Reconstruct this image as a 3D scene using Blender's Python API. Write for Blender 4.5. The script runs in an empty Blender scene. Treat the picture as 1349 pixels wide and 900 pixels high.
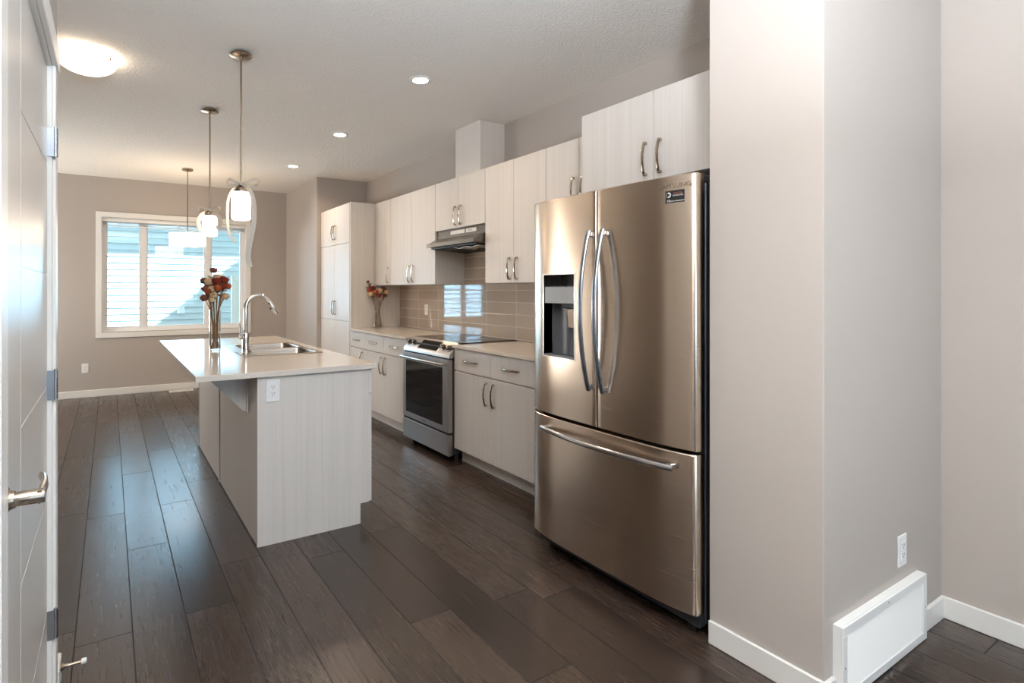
import bpy, bmesh, math, random
from mathutils import Vector, Matrix

random.seed(7)
sc = bpy.context.scene
COL = sc.collection
PI = math.pi

# ------------------------------------------------------------------ camera
IMG_W, IMG_H = 1349.0, 900.0
F_PX, YAW, HOR_Y, CAM_H, CEN_X = 716.69, 0.5326, 382.54, 1.3352, 566.73
cd = bpy.data.cameras.new('camera')
cam = bpy.data.objects.new('camera', cd)
COL.objects.link(cam)
cam.location = (0, 0, CAM_H)
cam.rotation_euler = (PI / 2, 0, -YAW)
cd.sensor_fit = 'HORIZONTAL'
cd.sensor_width = 36.0
cd.lens = F_PX / IMG_W * 36.0
cd.shift_x = (IMG_W / 2 - CEN_X) / IMG_W
cd.shift_y = (HOR_Y - IMG_H / 2) / IMG_W
cd.clip_start = 0.02
sc.camera = cam

# ------------------------------------------------------------------ exposure
sc.view_settings.view_transform = 'Standard'
sc.view_settings.look = 'None'
sc.view_settings.gamma = 1.0
sc.view_settings.use_curve_mapping = False
sc.view_settings.exposure = 0.92
sc.cycles.use_denoising = True
sc.cycles.max_bounces = 10
sc.cycles.diffuse_bounces = 6
sc.cycles.glossy_bounces = 5
sc.cycles.transparent_max_bounces = 16
sc.cycles.sample_clamp_indirect = 6.0
sc.cycles.caustics_reflective = False
sc.cycles.caustics_refractive = False

# ------------------------------------------------------------------ sky
w = bpy.data.worlds.new('sky')
sc.world = w
w.use_nodes = True
bg = w.node_tree.nodes['Background']
bg.inputs['Color'].default_value = (0.70, 0.88, 1.0, 1)
bg.inputs['Strength'].default_value = 0.75

# ------------------------------------------------------------------ sun and large lights
def light(name, kind, loc, rot, energy, color, size=None, size_y=None):
    l = bpy.data.lights.new(name, kind)
    l.energy = energy
    l.color = color
    if kind == 'AREA':
        l.shape = 'RECTANGLE' if size_y else 'DISK'
        l.size = size
        if size_y:
            l.size_y = size_y
    o = bpy.data.objects.new(name, l)
    COL.objects.link(o)
    o.location = loc
    o.rotation_euler = rot
    return o

sun = light('sun', 'SUN', (0, -6, 9), (0, 0, 0), 34.0, (0.44, 0.70, 1.0))
sun.rotation_euler = Vector((0.0, 1.0, -1.0)).to_track_quat('-Z', 'Y').to_euler()
sun.data.angle = math.radians(0.4)
# daylight coming in at the big window behind the viewer and at the patio door
light('back_window_daylight', 'AREA', (1.5, -3.40, 1.35), Vector((0, .48, .88)).to_track_quat('-Z', 'Y').to_euler(), 45, (0.50, 0.74, 1.0), 2.2, 1.9)
light('patio_door_daylight', 'AREA', (-2.20, 7.05, 1.1), Vector((.95, 0, .3)).to_track_quat('-Z', 'Y').to_euler(), 36, (1.0, 0.97, 0.92), 1.9, .62)
WARM = (1.0, 0.78, 0.56)
POT_W, DOME_E, PENDANT_E, DRUM_E, FILL_W = 4.2, 4.2, 5.5, 7.8, 165.0

# ------------------------------------------------------------------ materials
def lin(c):
    return tuple(((v / 255) / 12.92 if v / 255 <= 0.04045 else ((v / 255 + 0.055) / 1.055) ** 2.4) for v in c)

class NT:
    def __init__(self, name):
        self.m = bpy.data.materials.new(name)
        self.m.use_nodes = True
        self.t = self.m.node_tree
        self.b = self.t.nodes['Principled BSDF']
    def n(self, kind, **kw):
        nd = self.t.nodes.new(kind)
        for k, v in kw.items():
            setattr(nd, k, v)
        return nd
    def l(self, a, b):
        self.t.links.new(a, b)
    def s(self, name, v):
        if name in self.b.inputs:
            self.b.inputs[name].default_value = v
    def math(self, op, a, b=None, c=None):
        nd = self.n('ShaderNodeMath', operation=op)
        for i, v in enumerate((a, b, c)):
            if v is None:
                continue
            if isinstance(v, (int, float)):
                nd.inputs[i].default_value = v
            else:
                self.l(v, nd.inputs[i])
        return nd.outputs[0]
    def coords(self):
        g = self.n('ShaderNodeNewGeometry')
        sp = self.n('ShaderNodeSeparateXYZ')
        self.l(g.outputs['Position'], sp.inputs[0])
        return g.outputs['Position'], sp.outputs
    def mapping(self, vec, scale):
        mp = self.n('ShaderNodeMapping')
        mp.inputs['Scale'].default_value = scale
        self.l(vec, mp.inputs['Vector'])
        return mp.outputs[0]
    def noise(self, vec, scale=1.0, detail=2.0, rough=0.5, dist=0.0):
        nd = self.n('ShaderNodeTexNoise')
        nd.inputs['Scale'].default_value = scale
        nd.inputs['Detail'].default_value = detail
        nd.inputs['Roughness'].default_value = rough
        nd.inputs['Distortion'].default_value = dist
        self.l(vec, nd.inputs['Vector'])
        return nd.outputs[0]
    def ramp(self, fac, stops):
        nd = self.n('ShaderNodeValToRGB')
        el = nd.color_ramp.elements
        el[0].position, el[0].color = stops[0][0], (*stops[0][1], 1)
        el[1].position, el[1].color = stops[-1][0], (*stops[-1][1], 1)
        for p, c in stops[1:-1]:
            e = el.new(p)
            e.color = (*c, 1)
        self.l(fac, nd.inputs[0])
        return nd.outputs[0]
    def mix(self, fac, a, b, blend='MIX'):
        nd = self.n('ShaderNodeMix', data_type='RGBA', blend_type=blend)
        for i, v in ((0, fac), (6, a), (7, b)):
            if isinstance(v, (int, float)):
                nd.inputs[i].default_value = v
            elif isinstance(v, tuple):
                nd.inputs[i].default_value = (*v, 1)
            else:
                self.l(v, nd.inputs[i])
        return nd.outputs[2]
    def bump(self, h, strength=0.3, dist=0.01):
        nd = self.n('ShaderNodeBump')
        nd.inputs['Strength'].default_value = strength
        nd.inputs['Distance'].default_value = dist
        self.l(h, nd.inputs['Height'])
        self.l(nd.outputs[0], self.b.inputs['Normal'])
        return nd

def plain(name, rgb, rough=0.5, metal=0.0, spec=0.5, **kw):
    k = NT(name)
    k.s('Base Color', (*lin(rgb), 1))
    k.s('Roughness', rough)
    k.s('Metallic', metal)
    k.s('Specular IOR Level', spec)
    for a, v in kw.items():
        k.s(a.replace('_', ' '), v)
    # a trace of unevenness so no surface is perfectly uniform
    pos, _ = k.coords()
    nz = k.noise(pos, 30.0, 2.0)
    k.l(k.math('MULTIPLY_ADD', nz, 0.06, rough - 0.03), k.b.inputs['Roughness'])
    return k.m

def wall_paint(name, rgb):
    k = NT(name)
    pos, _ = k.coords()
    k.s('Roughness', 0.62)
    k.s('Specular IOR Level', 0.3)
    nz = k.noise(pos, 1.3, 2.0)
    c = lin(rgb)
    k.l(k.mix(nz, tuple(v * 0.985 for v in c), tuple(v * 1.015 for v in c)), k.b.inputs['Base Color'])
    k.bump(k.noise(pos, 260.0, 3.0), 0.06, 0.003)
    return k.m

def m_ceiling():
    k = NT('stippled_ceiling')
    pos, _ = k.coords()
    k.s('Base Color', (*lin((244, 239, 232)), 1))
    k.s('Roughness', 0.9)
    k.s('Specular IOR Level', 0.1)
    a = k.noise(pos, 75.0, 4.0, 0.6)
    h = k.ramp(a, [(0.42, (0, 0, 0)), (0.62, (1, 1, 1))])
    k.bump(h, 0.55, 0.008)
    return k.m

def m_floor():
    k = NT('dark_plank_floor')
    pos, xyz = k.coords()
    X, Y = xyz[0], xyz[1]
    u = k.math('DIVIDE', k.math('SUBTRACT', X, 0.078), 0.192)
    ci = k.math('FLOOR', u)
    fu = k.math('FRACT', u)
    wn = k.n('ShaderNodeTexWhiteNoise', noise_dimensions='1D')
    k.l(ci, wn.inputs['W'])
    v = k.math('ADD', k.math('DIVIDE', Y, 1.32), wn.outputs['Value'])
    ri = k.math('FLOOR', v)
    fv = k.math('FRACT', v)
    cmb = k.n('ShaderNodeCombineXYZ')
    k.l(ci, cmb.inputs[0]); k.l(ri, cmb.inputs[1])
    w2 = k.n('ShaderNodeTexWhiteNoise', noise_dimensions='3D')
    k.l(cmb.outputs[0], w2.inputs['Vector'])
    pid = w2.outputs['Value']
    # gaps
    gu = k.math('MINIMUM', fu, k.math('SUBTRACT', 1.0, fu))
    gv = k.math('MINIMUM', fv, k.math('SUBTRACT', 1.0, fv))
    g1 = k.math('LESS_THAN', gu, 0.012)
    g2 = k.math('LESS_THAN', gv, 0.0018)
    gap = k.math('MAXIMUM', g1, g2)
    # grain, shifted per plank
    sh = k.n('ShaderNodeVectorMath', operation='MULTIPLY_ADD')
    k.l(w2.outputs['Color'], sh.inputs[0]); sh.inputs[1].default_value = (9, 9, 9); k.l(pos, sh.inputs[2])
    fine = k.noise(k.mapping(sh.outputs[0], (70, 3.5, 1)), 1.0, 5.0, 0.65)
    broad = k.noise(k.mapping(sh.outputs[0], (7.5, 0.55, 1)), 1.0, 2.5, 0.5, 0.3)
    rings = k.n('ShaderNodeTexWave', wave_type='RINGS', bands_direction='X')
    rings.inputs['Scale'].default_value = 1.0
    rings.inputs['Distortion'].default_value = 5.0
    rings.inputs['Detail'].default_value = 2.0
    rings.inputs['Detail Scale'].default_value = 1.2
    field = k.math('MULTIPLY', broad, 34.0)
    saw = k.math('FRACT', field)
    line = k.ramp(saw, [(0.0, (1, 1, 1)), (0.3, (0.25, 0.25, 0.25)), (1.0, (0, 0, 0))])
    base = k.ramp(pid, [(0.0, lin((46, 37, 32))), (0.5, lin((58, 46, 39))), (1.0, lin((75, 59, 49)))])
    c1 = k.mix(k.math('MULTIPLY', fine, 0.5), base, lin((44, 34, 30)))
    msk = k.ramp(k.noise(k.mapping(sh.outputs[0], (3.0, 0.7, 1)), 1.0, 1.0), [(0.45, (0, 0, 0)), (0.65, (1, 1, 1))])
    lf = k.math('MULTIPLY', k.math('MULTIPLY', line, msk), 0.13)
    c2 = k.mix(lf, c1, lin((132, 108, 90)))
    k.l(k.mix(gap, c2, lin((20, 15, 13))), k.b.inputs['Base Color'])
    rr = k.math('ADD', k.math('MULTIPLY_ADD', fine, 0.14, 0.175), k.math('MULTIPLY_ADD', pid, 0.05, k.math('MULTIPLY', gap, 0.6)))
    k.l(rr, k.b.inputs['Roughness'])
    k.s('Specular IOR Level', 0.65)
    hh = k.math('SUBTRACT', k.math('MULTIPLY', fine, 0.25), k.math('ADD', gap, k.math('MULTIPLY', lf, 0.5)))
    k.bump(hh, 0.11, 0.004)
    return k.m

def m_laminate():
    k = NT('white_washed_laminate')
    pos, _ = k.coords()
    a = k.noise(k.mapping(pos, (150, 150, 1.3)), 1.0, 4.0, 0.6)
    b = k.noise(k.mapping(pos, (40, 40, 0.35)), 1.0, 2.0)
    f = k.math('ADD', k.math('MULTIPLY', a, 0.65), k.math('MULTIPLY', b, 0.35))
    k.l(k.ramp(f, [(0.30, lin((206, 199, 191))), (0.52, lin((214, 207, 200))), (0.70, lin((218, 212, 206)))]), k.b.inputs['Base Color'])
    k.s('Roughness', 0.42)
    k.s('Specular IOR Level', 0.35)
    k.bump(a, 0.05, 0.002)
    return k.m

def m_quartz():
    k = NT('cream_quartz')
    pos, _ = k.coords()
    f = k.noise(pos, 220.0, 3.0, 0.7)
    g = k.noise(pos, 5.0, 2.0)
    c = k.ramp(f, [(0.35, lin((208, 197, 185))), (0.6, lin((216, 206, 195)))])
    k.l(k.mix(k.math('MULTIPLY', g, 0.3), c, lin((222, 213, 203))), k.b.inputs['Base Color'])
    k.s('Roughness', 0.09)
    k.s('Specular IOR Level', 0.22)
    return k.m

def m_tile():
    k = NT('glossy_taupe_tile')
    pos, xyz = k.coords()
    Y, Z = xyz[1], xyz[2]
    u = k.math('DIVIDE', k.math('SUBTRACT', Y, 3.550), 0.4165)
    v = k.math('DIVIDE', k.math('SUBTRACT', Z, 0.924), 0.1030)
    fu, fv = k.math('FRACT', u), k.math('FRACT', v)
    gu = k.math('MULTIPLY', k.math('MINIMUM', fu, k.math('SUBTRACT', 1.0, fu)), 0.4165)
    gv = k.math('MULTIPLY', k.math('MINIMUM', fv, k.math('SUBTRACT', 1.0, fv)), 0.1030)
    d = k.math('MINIMUM', gu, gv)
    gap = k.math('LESS_THAN', d, 0.0016)
    cmb = k.n('ShaderNodeCombineXYZ')
    k.l(k.math('FLOOR', u), cmb.inputs[0]); k.l(k.math('FLOOR', v), cmb.inputs[1])
    wn = k.n('ShaderNodeTexWhiteNoise', noise_dimensions='3D')
    k.l(cmb.outputs[0], wn.inputs['Vector'])
    c = k.mix(wn.outputs['Value'], lin((170, 153, 138)), lin((182, 166, 150)))
    k.l(k.mix(gap, c, lin((224, 212, 198))), k.b.inputs['Base Color'])
    k.l(k.math('MULTIPLY_ADD', gap, 0.6, 0.045), k.b.inputs['Roughness'])
    k.s('Specular IOR Level', 0.75)
    hgt = k.math('ADD', k.math('MINIMUM', k.math('MULTIPLY', d, 120.0), 0.35), k.math('MULTIPLY', k.noise(pos, 9.0, 1.0), 0.12))
    k.bump(hgt, 0.35, 0.006)
    return k.m

def m_steel(name, rgb, rough, aniso=0.75, rot=0.25):
    k = NT(name)
    pos, _ = k.coords()
    k.s('Metallic', 1.0)
    a = k.noise(k.mapping(pos, (2.0, 2.0, 420.0)), 1.0, 3.0, 0.6)
    c = lin(rgb)
    k.l(k.mix(a, tuple(x * 0.93 for x in c), tuple(x * 1.05 for x in c)), k.b.inputs['Base Color'])
    k.l(k.math('MULTIPLY_ADD', a, 0.10, rough - 0.05), k.b.inputs['Roughness'])
    k.s('Anisotropic', aniso)
    k.s('Anisotropic Rotation', rot)
    t = k.n('ShaderNodeTangent', direction_type='RADIAL', axis='Z')
    k.l(t.outputs[0], k.b.inputs['Tangent'])
    return k.m

def m_glass(name, tint=(1, 1, 1), refl=1.0):
    m = bpy.data.materials.new(name)
    m.use_nodes = True
    t = m.node_tree
    t.nodes.remove(t.nodes['Principled BSDF'])
    out = t.nodes['Material Output']
    tr = t.nodes.new('ShaderNodeBsdfTransparent'); tr.inputs[0].default_value = (*tint, 1)
    gl = t.nodes.new('ShaderNodeBsdfGlossy'); gl.inputs['Roughness'].default_value = 0.0
    fr = t.nodes.new('ShaderNodeFresnel'); fr.inputs[0].default_value = 0.75
    mu = t.nodes.new('ShaderNodeMath'); mu.operation = 'MULTIPLY'; mu.inputs[1].default_value = refl
    mx = t.nodes.new('ShaderNodeMixShader')
    t.links.new(fr.outputs[0], mu.inputs[0]); t.links.new(mu.outputs[0], mx.inputs[0])
    t.links.new(tr.outputs[0], mx.inputs[1]); t.links.new(gl.outputs[0], mx.inputs[2])
    t.links.new(mx.outputs[0], out.inputs[0])
    return m

def m_lit(name, rgb, emit, strength):
    k = NT(name)
    k.s('Base Color', (*lin(rgb), 1))
    k.s('Roughness', 0.4)
    k.s('Emission Color', (*emit, 1))
    k.s('Emission Strength', strength)
    return k.m

def m_siding():
    k = NT('horizontal_vinyl_siding')
    pos, xyz = k.coords()
    f = k.noise(k.mapping(pos, (1.0, 1.0, 30.0)), 1.0, 2.0)
    k.l(k.mix(f, lin((198, 206, 204)), lin((208, 214, 211))), k.b.inputs['Base Color'])
    k.s('Roughness', 0.6)
    return k.m

def m_petal(name, a, b):
    k = NT(name)
    pos, _ = k.coords()
    f = k.noise(pos, 55.0, 3.0, 0.6)
    k.l(k.mix(f, lin(a), lin(b)), k.b.inputs['Base Color'])
    k.s('Roughness', 0.85)
    k.s('Specular IOR Level', 0.2)
    k.bump(k.noise(pos, 240.0, 2.0), 0.4, 0.002)
    return k.m

M = dict(
    wall=wall_paint('greige_wall_paint', (179, 170, 162)),
    ceiling=m_ceiling(), floor=m_floor(), lam=m_laminate(), quartz=m_quartz(), tile=m_tile(),
    trim=plain('white_trim_paint', (232, 229, 224), 0.32),
    door=plain('white_door_paint', (205, 199, 193), 0.30, 0.0, 0.4),
    vinyl=plain('white_window_vinyl', (228, 228, 228), 0.4),
    plastic=plain('white_plastic', (238, 237, 234), 0.35),
    slot=plain('dark_slot', (30, 28, 27), 0.6),
    steel=m_steel('brushed_stainless', (222, 204, 186), 0.25),
    steel2=m_steel('stove_stainless', (182, 178, 176), 0.30, 0.5),
    handle_steel=plain('satin_steel_bar', (205, 206, 208), 0.16, 1.0),
    chrome=plain('polished_chrome', (225, 222, 218), 0.08, 1.0),
    pull=plain('chrome_pull', (186, 170, 154), 0.12, 1.0),
    bar=plain('fridge_bar_steel', (158, 162, 168), 0.22, 1.0),
    knob=plain('dark_knob_metal', (140, 132, 124), 0.22, 1.0),
    nickel=plain('brushed_nickel', (168, 152, 136), 0.26, 1.0),
    hinge=plain('hinge_steel', (176, 182, 190), 0.25, 1.0),
    sink=m_steel('sink_steel', (172, 160, 148), 0.28, 0.3),
    fridge_case=plain('dark_grey_case', (70, 73, 77), 0.35, 0.6),
    gasket=plain('dark_gasket', (28, 28, 29), 0.7),
    black_glass=plain('black_glass', (10, 10, 11), 0.03, 0.0, 0.12),
    oven_glass=plain('dark_oven_glass', (12, 14, 18), 0.04, 0.0, 0.45),
    grey_plastic=plain('grey_dispenser_plastic', (92, 94, 98), 0.3),
    black=plain('matte_black', (16, 16, 17), 0.5),
    hood=plain('hood_grey_metal', (112, 106, 99), 0.3, 0.75),
    alu=plain('aluminium_filter', (200, 198, 195), 0.35, 1.0),
    pale=plain('pale_label', (222, 219, 214), 0.4),
    glass=m_glass('window_glass', (0.96, 0.985, 0.98)),
    vase=m_glass('clear_vase_glass', (0.985, 0.99, 0.985), 0.9),
    lamp_glass=m_lit('lit_frosted_glass', (245, 240, 232), (1.0, 0.82, 0.64), PENDANT_E),
    dome_glass=m_lit('lit_dome_glass', (245, 240, 232), (1.0, 0.86, 0.70), DOME_E),
    drum_cloth=m_lit('lit_drum_shade', (245, 240, 232), (1.0, 0.75, 0.50), DRUM_E),
    pot_lens=m_lit('lit_pot_lens', (245, 240, 232), (1.0, 0.90, 0.78), 14.0),
    ribbon=plain('cream_satin_ribbon', (208, 198, 184), 0.42),
    stem=m_petal('dried_stem', (176, 138, 98), (136, 102, 70)),
    leaf=m_petal('dried_leaf', (150, 116, 78), (112, 92, 62)),
    dark_leaf=m_petal('dried_dark_leaf', (86, 72, 50), (64, 56, 40)),
    red=m_petal('dried_red_petal', (150, 66, 50), (108, 42, 36)),
    orange=m_petal('dried_orange_petal', (192, 104, 66), (160, 72, 48)),
    cream=m_petal('dried_cream_petal', (226, 196, 160), (196, 158, 118)),
    mauve=m_petal('dried_mauve_petal', (138, 88, 76), (104, 60, 54)),
    siding=m_siding(),
    soffit=plain('white_soffit', (222, 224, 220), 0.6),
    ground=plain('pale_gravel', (150, 148, 142), 0.9),
    fence=plain('beige_fence_board', (216, 206, 190), 0.7),
    outer=plain('outer_stucco', (170, 170, 165), 0.9),
)

# ------------------------------------------------------------------ mesh helpers
WORLD = {}
def wloc(o):
    v = Vector((0, 0, 0))
    while o is not None:
        v = v + Vector(o.location)
        o = o.parent
    return v

def tag(o, label=None, cat=None, group=None, kind=None):
    if label: o['label'] = label
    if cat: o['category'] = cat
    if group: o['group'] = group
    if kind: o['kind'] = kind
    return o

def thing(name, label, cat, loc, group=None):
    o = bpy.data.objects.new(name, None)
    o.empty_display_size = 0.05
    COL.objects.link(o)
    o.location = loc
    return tag(o, label, cat, group)

class MB:
    def __init__(self):
        self.bm = bmesh.new()
    def box(self, x0, y0, z0, x1, y1, z1, bev=0.0, seg=1):
        b = self.bm
        vs = [b.verts.new((x, y, z)) for x in (x0, x1) for y in (y0, y1) for z in (z0, z1)]
        fs = []
        for idx in ((0, 1, 3, 2), (4, 6, 7, 5), (0, 4, 5, 1), (2, 3, 7, 6), (0, 2, 6, 4), (1, 5, 7, 3)):
            fs.append(b.faces.new([vs[i] for i in idx]))
        if bev > 0:
            es = list({e for f in fs for e in f.edges})
            bmesh.ops.bevel(b, geom=es, offset=bev, segments=seg, affect='EDGES', clamp_overlap=True)
        return self
    def prism(self, poly, axis, a0, a1, bev=0.0):
        """poly: 2d points in the plane of the two other axes (in xyz order)."""
        b = self.bm
        def mk(p, a):
            if axis == 'x': return (a, p[0], p[1])
            if axis == 'y': return (p[0], a, p[1])
            return (p[0], p[1], a)
        A = [b.verts.new(mk(p, a0)) for p in poly]
        B = [b.verts.new(mk(p, a1)) for p in poly]
        n = len(poly)
        fs = [b.faces.new(A[::-1]), b.faces.new(B)]
        for i in range(n):
            fs.append(b.faces.new((A[i], A[(i + 1) % n], B[(i + 1) % n], B[i])))
        if bev > 0:
            es = list({e for f in fs[:2] for e in f.edges})
            bmesh.ops.bevel(b, geom=es, offset=bev, segments=2, affect='EDGES', clamp_overlap=True)
        return self
    def lathe(self, prof, c=(0, 0, 0), seg=32, axis='z', sx=1.0, sy=1.0):
        b = self.bm
        rings = []
        for r, h in prof:
            ring = []
            if r < 1e-6:
                p = (0, 0, h)
                ring = [p]
            else:
                ring = [(r * sx * math.cos(2 * PI * i / seg), r * sy * math.sin(2 * PI * i / seg), h) for i in range(seg)]
            vs = []
            for p in ring:
                if axis == 'x': q = (p[2], p[0], p[1])
                elif axis == 'y': q = (p[0], p[2], p[1])
                else: q = p
                vs.append(b.verts.new((q[0] + c[0], q[1] + c[1], q[2] + c[2])))
            rings.append(vs)
        for A, B in zip(rings, rings[1:]):
            if len(A) == 1 and len(B) == 1: continue
            for i in range(seg):
                j = (i + 1) % seg
                if len(A) == 1: b.faces.new((A[0], B[j], B[i]))
                elif len(B) == 1: b.faces.new((A[i], A[j], B[0]))
                else: b.faces.new((A[i], A[j], B[j], B[i]))
        return self
    def tube(self, pts, r, seg=10, flat=None, up=None):
        """a tube along pts; r a number or list; flat=(a,b) half-axes of an oval section instead."""
        b = self.bm
        P = [Vector(p) for p in pts]
        n = len(P)
        R = r if isinstance(r, (list, tuple)) else [r] * n
        ref = Vector(up) if up else None
        rings = []
        prev = None
        for i in range(n):
            t = (P[min(i + 1, n - 1)] - P[max(i - 1, 0)]).normalized()
            if ref is not None:
                u = (ref - t * ref.dot(t)).normalized()
            elif prev is None:
                a = Vector((0, 0, 1)) if abs(t.z) < 0.9 else Vector((1, 0, 0))
                u = (a - t * a.dot(t)).normalized()
            else:
                u = (prev - t * prev.dot(t)).normalized()
            prev = u
            v = t.cross(u)
            ring = []
            for k in range(seg):
                an = 2 * PI * k / seg
                if flat:
                    s = R[i]
                    ring.append(b.verts.new(P[i] + u * (flat[0] * s * math.cos(an)) + v * (flat[1] * s * math.sin(an))))
                else:
                    ring.append(b.verts.new(P[i] + u * (R[i] * math.cos(an)) + v * (R[i] * math.sin(an))))
            rings.append(ring)
        for A, B in zip(rings, rings[1:]):
            for k in range(seg):
                j = (k + 1) % seg
                b.faces.new((A[k], A[j], B[j], B[k]))
        b.faces.new(rings[0][::-1])
        b.faces.new(rings[-1])
        return self
    def strip(self, pts, wid, wdir, th=0.0012):
        """a ribbon along pts, width wid (number or list) along wdir (vector or list), thickness th."""
        b = self.bm
        n = len(pts)
        W = wid if isinstance(wid, (list, tuple)) else [wid] * n
        D = wdir if isinstance(wdir, list) else [wdir] * n
        rows = []
        for i in range(n):
            p = Vector(pts[i])
            t = (Vector(pts[min(i + 1, n - 1)]) - Vector(pts[max(i - 1, 0)])).normalized()
            d = Vector(D[i])
            d = (d - t * d.dot(t)).normalized()
            nn = t.cross(d)
            h = d * (W[i] / 2)
            k = nn * (th / 2)
            rows.append([b.verts.new(q) for q in (p - h - k, p + h - k, p + h + k, p - h + k)])
        for A, B in zip(rows, rows[1:]):
            for j in range(4):
                b.faces.new((A[j], A[(j + 1) % 4], B[(j + 1) % 4], B[j]))
        b.faces.new(rows[0][::-1]); b.faces.new(rows[-1])
        return self
    def ring(self, outer, inner, z0, z1):
        """a slab with a hole; outer and inner are ccw loops of points (x, y)."""
        b = self.bm
        def face(z, flip):
            O = [b.verts.new((x, y, z)) for x, y in outer]
            I = [b.verts.new((x, y, z)) for x, y in inner]
            es = [b.edges.new((O[i], O[(i + 1) % len(O)])) for i in range(len(O))]
            es += [b.edges.new((I[i], I[(i + 1) % len(I)])) for i in range(len(I))]
            bmesh.ops.triangle_fill(b, edges=es, use_beauty=True, use_dissolve=False)
            return O, I
        O0, I0 = face(z0, True)
        O1, I1 = face(z1, False)
        for A, B in ((O0, O1), (I0, I1)):
            n = len(A)
            for i in range(n):
                b.faces.new((A[i], A[(i + 1) % n], B[(i + 1) % n], B[i]))
        return self
    def build(self, name, mat, parent=None, smooth=35, label=None, keep=False):
        b = self.bm
        bmesh.ops.recalc_face_normals(b, faces=b.faces)
        if parent is not None and not keep:
            off = wloc(parent)
            bmesh.ops.translate(b, verts=b.verts, vec=-off)
        me = bpy.data.meshes.new(name)
        b.to_mesh(me)
        b.free()
        me.materials.append(M[mat] if isinstance(mat, str) else mat)
        if smooth:
            me.polygons.foreach_set('use_smooth', [True] * len(me.polygons))
            me.set_sharp_from_angle(angle=math.radians(smooth))
        o = bpy.data.objects.new(name, me)
        COL.objects.link(o)
        o.parent = parent
        if label: o['label'] = label
        return o

def struct(name, mb, mat, **kw):
    o = mb.build(name, mat, None, **kw)
    o['kind'] = 'structure'
    return o

def rrect(x0, y0, x1, y1, r, n=5):
    pts = []
    for cx, cy, a in ((x1 - r, y1 - r, 0), (x0 + r, y1 - r, 90), (x0 + r, y0 + r, 180), (x1 - r, y0 + r, 270)):
        for i in range(n + 1):
            t = math.radians(a + 90 * i / n)
            pts.append((cx + r * math.cos(t), cy + r * math.sin(t)))
    return pts

def text_mesh(name, body, size, mat, parent, origin, right, up, extrude=0.0006, align='CENTER', label=None, stretch=1.0):
    cu = bpy.data.curves.new(name, 'FONT')
    cu.body = body
    cu.size = size
    cu.extrude = extrude
    cu.align_x = align
    cu.align_y = 'CENTER'
    tmp = bpy.data.objects.new(name + '_tmp', cu)
    COL.objects.link(tmp)
    bpy.context.view_layer.update()
    me = bpy.data.meshes.new_from_object(tmp.evaluated_get(bpy.context.evaluated_depsgraph_get()))
    bpy.data.objects.remove(tmp)
    R = Vector(right).normalized(); U = Vector(up).normalized(); N = R.cross(U)
    off = wloc(parent) if parent else Vector((0, 0, 0))
    for v in me.vertices:
        v.co = Vector(origin) - off + R * (v.co.x * stretch) + U * v.co.y + N * v.co.z
    me.materials.clear()
    me.materials.append(M[mat])
    o = bpy.data.objects.new(name, me)
    COL.objects.link(o)
    o.parent = parent
    if label: o['label'] = label
    return o

# ------------------------------------------------------------------ the room
XW, XS, YS, YF, HC = 2.938, 2.254, 6.645, 8.02, 2.768
XK, YK, YK2 = 1.964, 0.858, 1.242
XL, YB = -2.40, -4.0
XD, YD = -0.155, 2.25
WX0, WX1, WZ0, WZ1 = -0.088, 1.672, 0.806, 2.256

struct('floor', MB().box(XL - .15, YB - .15, -.12, XW + .15, YF + .15, 0), 'floor', smooth=0)
struct('ceiling', MB().box(XL - .15, YB - .15, HC, XW + .15, YF + .15, HC + .12), 'ceiling', smooth=0)
def wall_hole_y(mb, x0, x1, y0, y1, h0, h1, z0, z1, top=HC):
    """wall in the XZ plane with one opening, as one mesh."""
    b = mb.bm
    def loop(y):
        o = [b.verts.new(p) for p in ((x0, y, 0), (x1, y, 0), (x1, y, top), (x0, y, top))]
        i = [b.verts.new(p) for p in ((h0, y, z0), (h1, y, z0), (h1, y, z1), (h0, y, z1))]
        for k in range(4):
            b.faces.new((o[k], o[(k + 1) % 4], i[(k + 1) % 4], i[k]))
        return o, i
    o0, i0 = loop(y0); o1, i1 = loop(y1)
    for A, B in ((o0, o1), (i0, i1)):
        for k in range(4):
            b.faces.new((A[k], A[(k + 1) % 4], B[(k + 1) % 4], B[k]))
    return mb
def wall_hole_x(mb, x0, x1, y0, y1, h0, h1, z0, z1, top=HC):
    b = mb.bm
    def loop(x):
        o = [b.verts.new(p) for p in ((x, y0, 0), (x, y1, 0), (x, y1, top), (x, y0, top))]
        i = [b.verts.new(p) for p in ((x, h0, z0), (x, h1, z0), (x, h1, z1), (x, h0, z1))]
        for k in range(4):
            b.faces.new((o[k], o[(k + 1) % 4], i[(k + 1) % 4], i[k]))
        return o, i
    o0, i0 = loop(x0); o1, i1 = loop(x1)
    for A, B in ((o0, o1), (i0, i1)):
        for k in range(4):
            b.faces.new((A[k], A[(k + 1) % 4], B[(k + 1) % 4], B[k]))
    return mb

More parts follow.
